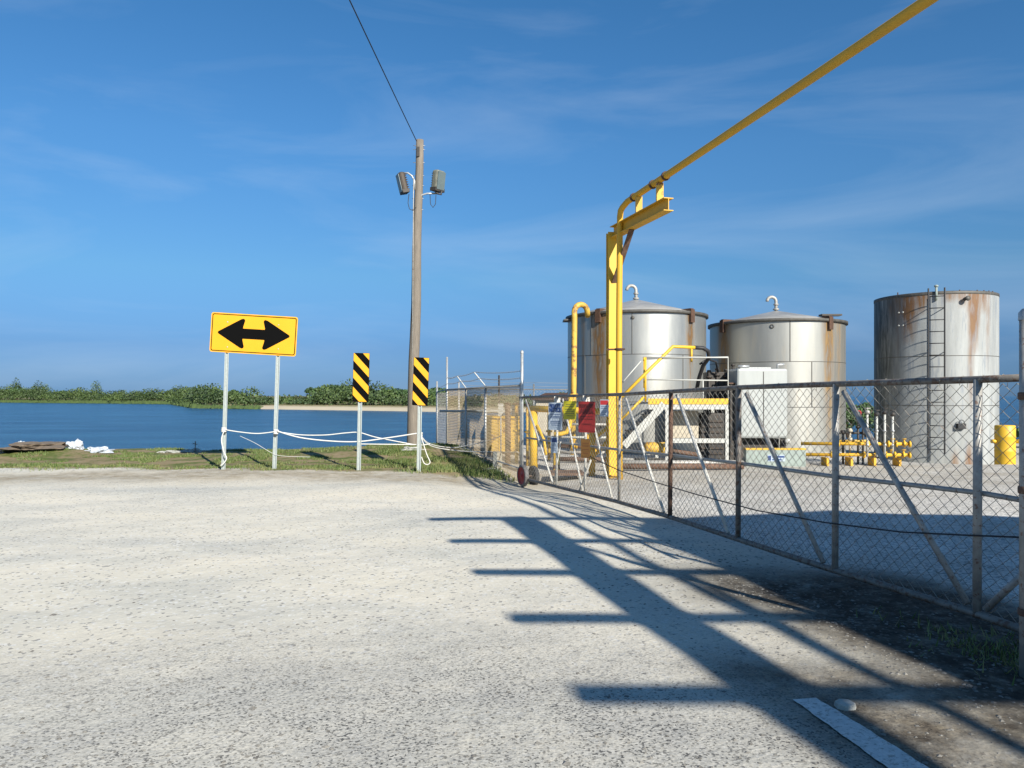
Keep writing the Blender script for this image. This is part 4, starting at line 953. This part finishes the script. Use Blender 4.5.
# yellow pipe frame behind the gate, left
fr = thing('pipe_barrier', 'thick yellow pipe barrier behind the gate notices, left of the column', 'barrier', (at(534,470,15.6).x, 15.6, 0))
p0, p1 = at(533.5, 408.5, 15.6), at(602, 411.5, 14.9)
MB().tube([p0-Vector((.06,0,0)), p1], .065, 14).build('top_pipe', M['yellow'], fr)
MB().tube([(p0.x, 15.6, -.1), p0-Vector((0,0,.05))], .085, 14).build('leg', M['yellow'], fr)
g = at(592, 412, 15.0); MB().tube([(g.x, 15.0, -.1), (g.x, 15.0, g.z-.06)], .065, 14).build('leg', M['yellow_dirty'], fr)
MB().tube([at(537,425,15.5), at(544,440,15.4), at(546,455,15.3)], .03, 10).build('brace', M['yellow'], fr)
MB().tube([at(593,440,15), at(607,428,14.8)], .035, 10).build('brace', M['yellow'], fr)
MB().tube([at(595,455,15), at(607,441,14.8)], .03, 10).build('brace', M['yellow'], fr)
MB().tube([at(570.5,395,17), at(570.5,415,17), at(569.8,426,17), at(567,432,17), at(561,434,17), at(554,434,17)], .05, 12).build('elbow_pipe', M['yellow'], fr)
b = thing('bollard', 'short yellow bollard behind the lower small notice, rusty at foot', 'bollard', (at(556.5,470,15.9).x, 15.9, 0))
x = b.location.x; MB().lathe([(.07,-.1),(.07,.34),(.06,.37),(0,.39)], (x, 15.9, 0), n=18).build('tube', M['yellow'], b); MB().lathe([(.074,0),(.074,.08),(.07,.08)], (x,15.9,0), n=18).build('foot', M['rusty'], b)

# ------------------------------------------------------------------ clutter behind the side fence
bn = thing('yellow_bin', 'yellow steel bin with dark ribs behind the side fence', 'bin', (-.25, 19.3, 0))
x0, x1 = at(487,1,19.3).x, at(522,1,19.3).x
mb = MB(); mb.box((x0, 18.9, .12), (x1, 19.8, .95)); mb.build('body', M['yellow_rusty'], bn, bevel=.02)
for k in range(4): x = x0+.08+(x1-x0-.16)*k/3; MB().box((x-.02, 18.87, .12), (x+.02, 18.898, .90)).build('rib', M['yellow_dirty'], bn)
MB().box((x0-.03, 18.85, .952), (x1+.03, 19.85, 1.0)).build('lid', M['yellow_dirty'], bn)
MB().box((x0+.1, 18.95, 0), (x1-.1, 19.7, .119)).build('skid', M['dark_metal'], bn)
rp_ = thing('rusty_post', 'thick rusty brown post between the side fence and the gate end', 'post', (at(507.5,465,16.8).x, 16.8, 0))
x = rp_.location.x; MB().tube([(x, 16.8, -.2), (x+.01, 16.8, .7), (x, 16.8, 1.32)], .062, 12).build('shaft', M['rusty'], rp_); MB().lathe([(.064,-.01),(.072,-.01),(.072,.03),(0,.04)], (x,16.8,1.32), n=12).build('cap', M['rust_dark'], rp_)
MB().tube([at(440,411,20.5), at(505,411.5,19)], .03, 10).build('x', M['white_paint']); o = C.objects['x']; o.name = 'white_pipe'; tag(o, 'thin white horizontal pipe seen through the side fence', 'pipe')
for a, b_, c_, d_, lb in ((498,403.5,503.5,416,'narrow blank white board behind the side fence, left of the rusty post'), (511.5,405,519.5,416,'wider blank white board behind the side fence, right of the rusty post')):
    Y = 17.6; p, q = at(a,b_,Y), at(c_,d_,Y); t = thing('white_board', lb, 'board', ((p.x+q.x)/2, Y, 0))
    MB().box((p.x, Y, q.z), (q.x, Y+.01, p.z)).build('face', M['white_paint'], t); MB().tube([((p.x+q.x)/2, Y+.03, -.1), ((p.x+q.x)/2, Y+.03, p.z-.03)], .018, 8).build('stake', M['galv_old'], t)
g = at(497.5, 462, 16.6); mb = MB(); mb.box((g.x-.10, 16.45, -.1), (g.x+.10, 16.75, .30)); o = mb.build('concrete_block', M['concrete'], bevel=.012); tag(o, 'pale upright concrete block at the foot of the side fence', 'concrete block')
# pipework behind the gate notices
pr = thing('pipe_rack', 'low rack of mixed rusty and pale pipes behind the gate notices', 'pipe rack', (at(580,1,17.2).x, 17.2, 0))
for py, x0, x1, r_, mm in ((424,552,612,.03,'galv_old'),(437,548,610,.025,'white_paint'),(446,553,606,.05,'rusty'),(452,553,612,.035,'galv_old'),(459,556,610,.055,'rusty')):
    MB().tube([at(x0, py, 17.4), at(x1, py+.6, 17.2)], r_, 10).build('pipe', M[mm], pr)
for px in (556, 583, 608):
    x = at(px,1,17.3).x; MB().box((x-.03, 17.28, 0), (x+.03, 17.36, at(1,420,17.3).z)).build('stand', M['dark_metal'], pr)
for px, py in ((565,424),(590,437),(574,446),(598,452)):
    p = at(px, py, 17.25); mb = MB(); mb.lathe([(0,-.07),(.07,-.07),(.07,-.045),(.045,-.04),(.045,.04),(.07,.045),(.07,.07),(0,.07)], p, Vector((1,0,0)), 14); mb.tube([p, p+Vector((0,0,.14))], .012, 6); mb.tube([p+Vector((-.05,0,.14)), p+Vector((.05,0,.14))], .012, 6); mb.build('valve', M['dark_metal'] if px % 2 else M['yellow_dirty'], pr)
g = gnd(567, 474); gr_ = thing('rusty_grating', 'flat rusty red grating lying on the ground behind the gate notices', 'grating', (g.x, g.y, 0))
MB().box((g.x-.32, g.y-.3, .0), (g.x+.32, g.y-.26, .05)).build('edge', M['rusty'], gr_); MB().box((g.x-.32, g.y+.26, .0), (g.x+.32, g.y+.3, .05)).build('edge', M['rusty'], gr_)
mb = MB(); mb.box((g.x-.32, g.y-.259, .03), (g.x+.32, g.y+.259, .042)); mb.build('plate', M['rusty'], gr_)
for k, (px, tp, Y, w, lb) in enumerate(((516.5,404,17.2,.06,'thin yellow standpipe behind the side fence, just left of the gate end'),(527.5,405,16.8,.05,'thin yellow standpipe just right of the tall gate end mast'),(549,407,17.8,.055,'thin yellow standpipe half hidden by the SECURITY NOTICE board'))):
    t = thing('yellow_standpipe', lb, 'standpipe', (at(px,1,Y).x, Y, 0), 'yellow standpipes near the gate end'); x = t.location.x; zt = at(1,tp,Y).z
    MB().tube([(x, Y, -.05), (x, Y, zt)], w*.7, 10).build('riser', M['yellow_rusty'], t)
    mb = MB(); mb.lathe([(w*.7,-.02),(w*1.35,-.02),(w*1.35,.02),(w*.7,.02)], (x, Y, zt*.55), n=12); mb.build('flange', M['yellow_dirty'], t)
    MB().lathe([(0,-.01),(w*1.5,-.01),(w*1.5,.02),(0,.03)], (x, Y, zt), n=12).build('valve_wheel', M['rust_dark'], t)
# low dark shed roof far back
sh_ = thing('shed', 'low distant shed with dark brown roof behind the red board', 'shed', (2.2, 30, 0))
MB().box((.9, 29, 0), (3.8, 31, 1.35)).build('wall', M['beige'], sh_)
MB().add([(.7,28.8,1.35),(4.0,28.8,1.35),(4.0,31.2,1.35),(.7,31.2,1.35),(1.3,30,1.62),(3.4,30,1.62)], [(0,1,5,4),(2,3,4,5),(1,2,5),(3,0,4),(3,2,1,0)]).build('roof', M['rust_dark'], sh_)
MB().box((1.6, 28.985, 0), (2.3, 28.999, 1.2)).build('door', M['dark_metal'], sh_)

# ------------------------------------------------------------------ platform with stairs and rails
PF = 16.6
pf = thing('access_platform', 'raised steel platform with yellow edge, white legs, railings and stair', 'platform', (at(690,400,PF).x, PF, 0))
dk = at(648, 402, PF); dkr = at(728, 402, PF); zd = dk.z
MB().box((dk.x, PF, zd-.03), (dkr.x, PF+1.3, zd)).build('deck', M['galv_old'], pf)
MB().box((dk.x, PF-.02, zd-.05), (dkr.x, PF-.002, zd+.075)).build('kick_plate', M['yellow'], pf)
MB().box((dk.x+.01, PF-.01, zd-.16), (dkr.x, PF+.05, zd-.052)).build('edge_beam', M['white_paint'], pf)
for px, y in ((667, PF+.02), (727, PF+.02), (667, PF+1.2), (727, PF+1.2)):
    x = at(px, 1, PF).x; MB().box((x-.035, y-.03, 0), (x+.035, y+.03, zd-.16)).build('leg', M['white_paint'], pf)
MB().box((at(668,1,PF).x+.04, PF, at(1,443,PF).z), (at(727,1,PF).x-.036, PF+.03, at(1,438.5,PF).z)).build('cross_rail', M['white_paint'], pf)
def rl(pts, r_, mm, nm='railing'): MB().tube([at(a, b_, y) for a, b_, y in pts], r_, 8).build(nm, M[mm], pf)
yb = PF+.05
rl([(643,357.5,yb),(728,357.5,yb),(728,400,yb)], .018, 'white_paint'); rl([(643,379.5,yb),(728,380.5,yb)], .014, 'white_paint')
rl([(645.5,357,yb),(645.5,402,yb)], .022, 'yellow', 'rail_post'); rl([(703,380,yb+1.1),(703,402,yb+1.1)], .018, 'white_paint', 'rail_post'); rl([(728,357,yb+1.2),(645,359,yb+1.2)], .014, 'white_paint')
rl([(644,361,yb),(644,357,yb)], .02, 'yellow', 'rail_post')
# stair handrails
rl([(621,398,PF-.2),(652,367,PF),(673,346.5,PF+.2),(695,347.5,PF+.2)], .036, 'yellow', 'handrail')
rl([(691.5,348,PF+.2),(691.5,362,PF+.2)], .022, 'yellow', 'rail_post')
rl([(615,391,PF+.9),(641,361,PF+.9)], .014, 'white_paint', 'handrail'); rl([(644,361,PF+.9),(644,388,PF+.9)], .016, 'yellow', 'rail_post')
rl([(622,419,PF-.1),(644,397,PF-.05)], .028, 'yellow', 'handrail')
MB().bar(at(624,446,PF), at(664,404,PF), .045, .16, up=Vector((0,0,1))).build('stringer', M['white_paint'], pf)
MB().bar(at(624,446,PF)+Vector((0,.75,0)), at(664,404,PF)+Vector((0,.75,0)), .045, .16).build('stringer', M['white_paint'], pf)
for k in range(5):
    p = at(624,446,PF).lerp(at(664,404,PF), (k+.5)/5); MB().box((p.x-.13, PF+.03, p.z+.02), (p.x+.13, PF+.72, p.z+.05)).build('tread', M['dark_metal'], pf)
# machinery under / behind the platform
mc = thing('pump_unit', 'dark rusty pump machinery under the platform', 'machine', (at(690,1,17.4).x, 17.4, 0))
a, b_ = at(700,1,17.2).x, at(724,1,17.2).x
mb = MB(); mb.box((a, 17.15, .08), (b_, 17.7, 1.12)); mb.build('motor_housing', M['dark_metal'], mc, bevel=.03)
mb = MB()
for k in range(7): mb.box((a+.03, 17.12, .2+.12*k), (b_-.03, 17.149, .24+.12*k))
mb.build('grille', M['lamp_dark'], mc)
MB().box((at(672,1,17.2).x, 17.2, at(1,438,17.2).z), (at(698.5,1,17.2).x, 17.6, at(1,411,17.2).z)).build('side_panel', M['beige'], mc)
mb = MB(); mb.lathe([(0,-.25),(.10,-.25),(.13,-.2),(.13,.2),(.10,.25),(0,.25)], at(656,448,16.9), Vector((1,0,0)), 20); mb.build('pump_body', M['yellow_rusty'], mc)
MB().box((at(640,1,17).x, 16.85, -.02), (at(735,1,17).x, 17.8, .07)).build('skid', M['dark_metal'], mc)
MB().tube([at(662,447,16.9), at(680,452,16.9), at(700,455,17)], .05, 10).build('suction_pipe', M['rusty'], mc)
vt = thing('valve_stack', 'black valves and hoses above the platform between the tanks', 'machine', (at(716,1,18.2).x, 18.2, 0))
mb = MB(); mb.box((at(706,1,18.2).x, 18.1, 0), (at(735,1,18.2).x, 18.5, at(1,372,18.2).z)); mb.build('frame_box', M['dark_metal'], vt, bevel=.02)
for px, tp in ((709,372),(717,370),(726,371),(733,366)):
    p = at(px, tp, 18.1); mb = MB(); mb.tube([(p.x, 18.05, 1.2), p], .035, 10); mb.lathe([(.03,-.02),(.075,-.02),(.075,.02),(.03,.02)], p-Vector((0,0,.12)), n=14); mb.lathe([(0,.05),(.05,.04),(.05,0),(.0,0)], p, n=12); mb.build('valve', M['dark_metal'], vt)
MB().tube([at(694,347.5,16.9), at(703,348,17), at(708,351,17), at(709,358,17.2), at(703,366,17.4), at(699,378,17.6), at(697,388,17.8)], .045, 10).build('hose', M['black'], vt)
MB().tube([at(700,364,17.4), at(708,359,17.6), at(716,362,17.8), at(718,372,18)], .025, 8).build('hose', M['black'], vt)
dc = thing('dark_column', 'dark square steel column left of the pale box tank', 'column', (at(733,1,17.6).x, 17.6, 0))
a, b_ = at(729.5,1,17.5).x, at(736.5,1,17.5).x
MB().box((a, 17.45, 0), (b_, 17.62, at(1,384,17.5).z)).build('shaft', M['dark_metal'], dc, bevel=.008); MB().box((a-.03, 17.42, at(1,384,17.5).z), (b_+.03, 17.65, at(1,384,17.5).z+.03)).build('cap_plate', M['rusty'], dc)
# pale box tank on its stand
bt = thing('box_tank', 'pale grey boxy tank on a dark stand in front of the middle tank', 'box tank', (at(762,1,17.9).x, 17.9, 0))
Yb = 17.3; l, r2 = at(737,1,Yb).x, at(788,1,Yb).x; z0, z1 = at(1,438.5,Yb).z, at(1,368.5,Yb).z
MB().box((l, Yb, z0), (r2, Yb+1.1, z1)).build('body', M['box_metal'], bt, bevel=.05)
xm = at(763.5,1,Yb).x; MB().box((xm-.008, Yb-.008, z0+.03), (xm+.008, Yb-.0005, z1-.07)).build('seam', M['seam'], bt)
mb = MB(); mb.box((l+.1, Yb+.1, z1+.001), (r2-.35, Yb+.5, z1+.03)); mb.tube([(l+.05, Yb+.1, z1+.05), (l+.3, Yb+.1, z1+.05)], .03, 8); mb.tube([(r2-.2, Yb+.1, z1-.02), (r2-.2, Yb+.1, z1+.09), (r2-.05, Yb+.1, z1+.09)], .03, 8); mb.build('lid', M['galv'], bt)
for x in (l+.08, r2-.08):
    for y in (Yb+.1, Yb+1.0): MB().box((x-.05, y-.05, 0), (x+.05, y+.05, z0-.001)).build('leg', M['dark_metal'], bt)
MB().box((l, Yb+.3, .1), (r2-.1, Yb+1.0, z0-.03)).build('stand', M['dark_metal'], bt)
MB().lathe([(0,-.04),(.06,-.04),(.06,.04),(0,.04)], (r2-.02, Yb-.02, z0-.06), Vector((0,1,0)), 14).build('drain_cap', M['white_paint'], bt)
# low grey-green wall with yellow top and small sign
lw = thing('low_wall', 'low grey green concrete wall with yellow top edge below the box tank', 'wall', (at(777,1,16.4).x, 16.4, 0))
Yw = 16.3; l, r2 = at(746,1,Yw).x, at(806,1,Yw).x; z1 = at(1,449,Yw).z
MB().box((l, Yw, -.1), (r2, Yw+.18, z1-.02)).build('wall_body', M['green_conc'], lw, bevel=.01); MB().box((l, Yw-.005, z1-.019), (r2, Yw+.185, z1+.012)).build('top_edge', M['yellow_dirty'], lw)
a, b_ = at(767.5,454.8,Yw), at(785,461.3,Yw)
MB().box((a.x, Yw-.008, b_.z), (b_.x, Yw-.0005, a.z)).build('plate', M['sign_white'], lw)
w_, h_ = b_.x-a.x, a.z-b_.z
mb = MB(); mb.box((a.x+.02*w_, Yw-.0095, b_.z+.12*h_), (a.x+.2*w_, Yw-.0081, a.z-.12*h_)); mb.box((a.x+.26*w_, Yw-.0095, b_.z+.55*h_), (b_.x-.04*w_, Yw-.0081, a.z-.15*h_)); mb.box((a.x+.26*w_, Yw-.0095, b_.z+.15*h_), (b_.x-.2*w_, Yw-.0081, b_.z+.38*h_)); mb.build('plate_print', M['ink_blue'], lw)
# rusty pipes lying in the yard
for k, (p, q, lb) in enumerate(((at(604,462,15.6), at(745,466,15.5), 'long rusty pipe lying on the yard gravel behind the gate, nearer one'), (at(606,459.5,16.6), at(745,461,16.6), 'long rusty pipe lying on the yard gravel behind the gate, farther one'))):
    p.z = q.z = .075; p.y = q.y = 15.6+k*.8; o = MB().tube([p, (p+q)/2, q], .06, 12).build('rusty_pipe', M['galv_old' if k else 'rusty']); tag(o, lb, 'pipe', 'rusty pipes lying in the yard')

# ------------------------------------------------------------------ manifold : two yellow lines and standpipes
mf = thing('pipe_manifold', 'two low yellow pipe lines ending in capped flanges before the ladder tank', 'pipes', (at(850,1,17).x, 17, 0))
Ym = 16.4
for py, xl in ((443.5, 801), (454.5, 790)):
    a, b_ = at(xl, py, Ym+.6), at(911, py+.5, Ym)
    MB().tube([a, b_], .036, 12).build('pipe_line', M['yellow_dirty'], mf)
    d = (b_-a).normalized()
    for f_ in (.35, .62, .80, .87, .94, .99): MB().lathe([(.037,-.018),(.072,-.018),(.072,.018),(.037,.018)], a.lerp(b_, f_), d, 14).build('flange', M['yellow'], mf)
    for f_ in (.84, .94): p = a.lerp(b_, f_); mb = MB(); mb.tube([p, p+Vector((0,0,.115))], .014, 8); mb.lathe([(0,0),(.045,0),(.045,.015),(0,.015)], p+Vector((0,0,.10)), n=12); mb.build('valve_wheel', M['yellow_dirty'], mf)
for px in (826, 850, 873, 898):
    x = at(px, 1, Ym+.2).x; MB().box((x-.025, Ym+.1, 0), (x+.025, Ym+.4, at(1,457,Ym+.2).z-.01)).build('pipe_stand', M['yellow_dirty'], mf)
for k, px in enumerate((869, 878.5, 886.5, 894.5)):
    t = thing('standpipe', ['leftmost', 'second', 'third', 'rightmost'][k] + ' of the four pale upright standpipes before the ladder tank', 'standpipe', (at(px,1,Ym).x, Ym, 0), 'standpipes before the ladder tank')
    x = t.location.x; top = at(px, 414+ (2 if k % 2 else 0), Ym).z
    MB().tube([(x, Ym+.08, .2), (x, Ym+.08, top)], .024, 10).build('riser', M['white_paint'], t)
    mb = MB()
    for z in (.45, .75): mb.lathe([(.025,-.02),(.038,-.02),(.038,.02),(.025,.02)], (x, Ym+.08, z), n=12)
    mb.build('coupling', M['galv'], t)
    mb = MB(); mb.lathe([(.02,0),(.05,.0),(.055,.05),(.03,.08),(0,.08)], (x, Ym+.08, top), n=12); mb.tube([(x-.06, Ym+.06, top+.12), (x+.06, Ym+.06, top+.12)], .012, 8); mb.tube([(x, Ym+.08, top+.06), (x, Ym+.07, top+.13)], .012, 6); mb.build('valve', M['dark_metal'] if k else M['galv_old'], t)
vp = thing('valve_cluster', 'cluster of rusty valves with a red handwheel left of the standpipes', 'valves', (at(852,1,17).x, 17, 0))
for px, tp, bt_ in ((850,430,.1),(858,418,.1),(843,432,.1),(863,424,.1)):
    p = at(px, tp, 17); mb = MB(); mb.tube([(p.x, 17, .0), (p.x, 17, p.z)], .025, 8); mb.lathe([(.02,-.04),(.06,-.04),(.06,.0),(.05,.04),(0,.04)], p, n=12); mb.lathe([(.02,-.03),(.05,-.03),(.05,.03),(.02,.03)], p-Vector((0,0,.2)), n=12); mb.build('valve', M['beige'] if px in (850,) else M['dark_metal'], vp)
mb = MB(); mb.lathe([(.035,-.008),(.062,-.008),(.062,.008),(.035,.008)], at(859,413,16.9), Vector((.2,-1,.2)), 18); mb.tube([at(859,413,16.9), at(859,418,17)], .012, 6); mb.build('handwheel', M['red'], vp)
MB().tube([at(836,441,17), at(868,441,17)], .03, 8).build('header', M['yellow_rusty'], vp); MB().tube([at(838,433,17), at(866,433,17)], .025, 8).build('header', M['dark_metal'], vp)
# yellow barrel post right of the ladder tank
yb_ = thing('barrel_post', 'fat yellow barrel shaped post right of the ladder tank', 'post', (at(1005,1,18.2).x, 18.2, -.17))
x = yb_.location.x; MB().lathe([(.217,-.1),(.217,.28),(.224,.30),(.217,.32),(.217,.62),(.224,.64),(.217,.66),(.217,.89),(.20,.91),(0,.915)], (x, 18.2, -.10), n=32).build('barrel', M['yellow'], yb_)
MB().tube([(x+.2, 18.2, .43), (x+1.6, 18.2, .43)], .05, 12).build('rail', M['yellow'], yb_); MB().tube([(x-.32, 18.2, .43), (x-.2, 18.2, .43)], .045, 12).build('rail', M['yellow'], yb_)

# ------------------------------------------------------------------ debris on the bank
def lump(name, c, rx, ry, rz, m_, label, cat, seed, rough=.25, n_=20):
    bm_ = bmesh.new(); bmesh.ops.create_icosphere(bm_, subdivisions=4, radius=1)
    for v in bm_.verts:
        d = v.co.copy(); k = 1 + rough*mnoise.noise(d*1.6+Vector((seed,0,0))) + rough*.5*mnoise.noise(d*4+Vector((0,seed,0))) + rough*.3*mnoise.noise(d*9+Vector((0,0,seed)))
        v.co = Vector((d.x*rx*k, d.y*ry*k, max(-.1, d.z)*rz*k)) + Vector(c)
    me = bpy.data.meshes.new(name); bm_.to_mesh(me); bm_.free(); me.materials.append(m_)
    o = bpy.data.objects.new(name, me); C.objects.link(o); return tag(o, label, cat)
def gz(px, Y): x = (px-512)/F*Y; return (x, Y, H1(x, Y))
lump('white_sheet', gz(75, 19.6), .19, .22, .18, M['tarp'], 'crumpled white plastic sheet, the taller heap on the grassy bank', 'plastic sheet', 3, .7)
lump('white_sheet', gz(98, 19.4), .30, .25, .10, M['tarp'], 'flatter crumpled white plastic sheet right of the taller heap', 'plastic sheet', 8, .8)
lump('white_bag', (lambda p: (p[0], p[1], p[2]+.0))(gz(21, 19.3)), .12, .12, .18, M['tarp'], 'small white bag lying on top of the dirt mound', 'bag', 5, .4)
lump('white_scrap', gz(-2, 18.6), .15, .1, .08, M['tarp'], 'white scrap at the left edge of the picture on the grass', 'scrap', 6, .5)
lump('dirt_mound', gz(36, 19.2), .62, .9, .13, mat('brown dirt', (.15,.115,.08), .95, 0, .35, 9, bump=.5), 'low brown dirt mound on the bank at the left', 'dirt mound', 2, .5)
for k, (px, Y, r_, lb) in enumerate(((170,19.9,.13,'flat pale rock on the shore edge, left of the arrow sign'), (192,20.0,.16,'larger flat pale rock on the shore edge near the arrow sign'), (412,18.6,.14,'pale stone at the foot of the wooden pole'), (492,16.2,.07,'small pale stone by the fence foot'))):
    p = gz(px, Y); lump('rock', p, r_*2.0, r_, r_*.45, M['concrete'], lb, 'rock', k+10, .6)
p = gz(195, 19.9); mb = MB(); mb.tube([(p[0], p[1], p[2]-.1), (p[0]+.01, p[1], p[2]+.28)], .012, 6); mb.tube([(p[0]-.06, p[1], p[2]+.22), (p[0]+.06, p[1], p[2]+.20)], .01, 6)
tag(mb.build('wooden_stake', M['wood']), 'small wooden stake on the shore left of the arrow sign', 'stake')

# ------------------------------------------------------------------ steel canopy standing behind the viewer, right: it throws the long barred shadow
ZC = 4.5; k_ = ZC/math.tan(SUN_E); shx, shy = -sx*k_, -sy*k_
def cs_(px, py): g = gnd(px, py); return Vector((g.x-shx, g.y-shy, ZC))
cn = thing('steel_canopy', 'open steel canopy frame with sheet roof standing behind the viewer', 'canopy', (9, -3, 0))
A_, B_ = cs_(517, 519), cs_(845, 735)
ext = (B_-A_).normalized()
MB().bar(A_, B_ + ext*1.5, .34, .2).build('edge_beam', M['galv_old'], cn)
for (l_, y_, w_) in ((430,519,.15),(450,541.5,.15),(474,572,.15),(513,617.5,.16),(577,694,.19)):
    a = cs_(l_, y_); MB().bar(a, Vector((a.x+9, a.y, ZC)), w_, .06).build('purlin', M['galv_old'], cn)
MB().bar(cs_(572,545), cs_(690,577), .07, .06).build('brace', M['galv_old'], cn)
MB().bar(cs_(690,575), cs_(1010,745), .04, .04).build('brace', M['galv_old'], cn)
MB().bar(cs_(905,690), cs_(1040,755), .05, .04).build('brace', M['galv_old'], cn)
outl = [(652,520),(702,537),(640,530),(735,562),(672,546),(778,590),(716,563),(812,612),(748,586),(850,622),(870,640),(905,646),(945,664),(985,668),(1030,712),(1060,706)]  # ragged edge cut to leave sunlit gaps in the ground shadow
P = [cs_(*p) for p in outl]; P += [Vector((P[-1].x+8, P[-1].y-1.0, ZC)), Vector((P[0].x+12, P[0].y-1.2, ZC)), cs_(1030,534), cs_(905,530), cs_(872,514), cs_(840,511)]
bm_ = bmesh.new(); vv = [bm_.verts.new(p+Vector((0,0,.04))) for p in P]; f_ = bm_.faces.new(vv); bmesh.ops.triangulate(bm_, faces=[f_])
r_ = bmesh.ops.extrude_face_region(bm_, geom=list(bm_.faces)); bmesh.ops.translate(bm_, vec=(0,0,.01), verts=[v for v in r_['geom'] if isinstance(v, bmesh.types.BMVert)])
me = bpy.data.meshes.new('roof_sheet'); bm_.to_mesh(me); bm_.free(); me.materials.append(M['galv_old']); o = bpy.data.objects.new('roof_sheet', me); C.objects.link(o); o.parent = cn; o.matrix_parent_inverse = Matrix.Translation(cn.location).inverted()
for x, y in ((9.5,1.2),(9.5,-3.0),(14.5,.9),(14.5,-3.2)): MB().box((x-.1, y-.1, -.1), (x+.1, y+.1, ZC-.03)).build('post', M['galv_old'], cn)

# fittings that belong to a part hang under that part
UNDER = {'wheel_hub':'tyre','vent':'roof','hatch':'roof','port':'shell','bolts':('shell','panel','shaft'),'nozzle':'shell','outlet_box':'shell','rim_lugs':'shell','rim':'shell','overflow_bracket':'shell','seams':'shell',
 'gauge_pipe':'shell','roof_flap':'roof','ladder_brackets':'shell','cooling_fins':'housing','lens':'housing','ballast_box':'housing','arrow':'panel','border':'panel','stripes':'panel','header':'board','lettering':'board',
 'small_print':'board','tie':'board','seam':'body','lid':'body','rib':'body','coupling':'riser','valve':'riser','grille':'motor_housing','plate_print':'plate','cap_plate':'shaft','bracket':'shaft','conduit':'shaft','valve_wheel':'pipe_line','flange':'pipe_line'}
base = lambda n: n.rsplit('.', 1)[0] if n[-3:].isdigit() and '.' in n else n
for t in [o for o in C.objects if o.type == 'EMPTY']:
    ch = [o for o in C.objects if o.parent == t]; k = {}
    for o in ch:
        want = UNDER.get(base(o.name))
        if not want: continue
        c = [p for p in ch if base(p.name) in (want if isinstance(want, tuple) else (want,)) and p is not o]
        if not c: continue
        if base(o.name) in ('wheel_hub',): p = c[min(k.get(o.name[:5], 0), len(c)-1)]; k[o.name[:5]] = k.get(o.name[:5], 0)+1
        else: p = c[0]
        o.parent = p; o.matrix_parent_inverse = Matrix.Identity(4)
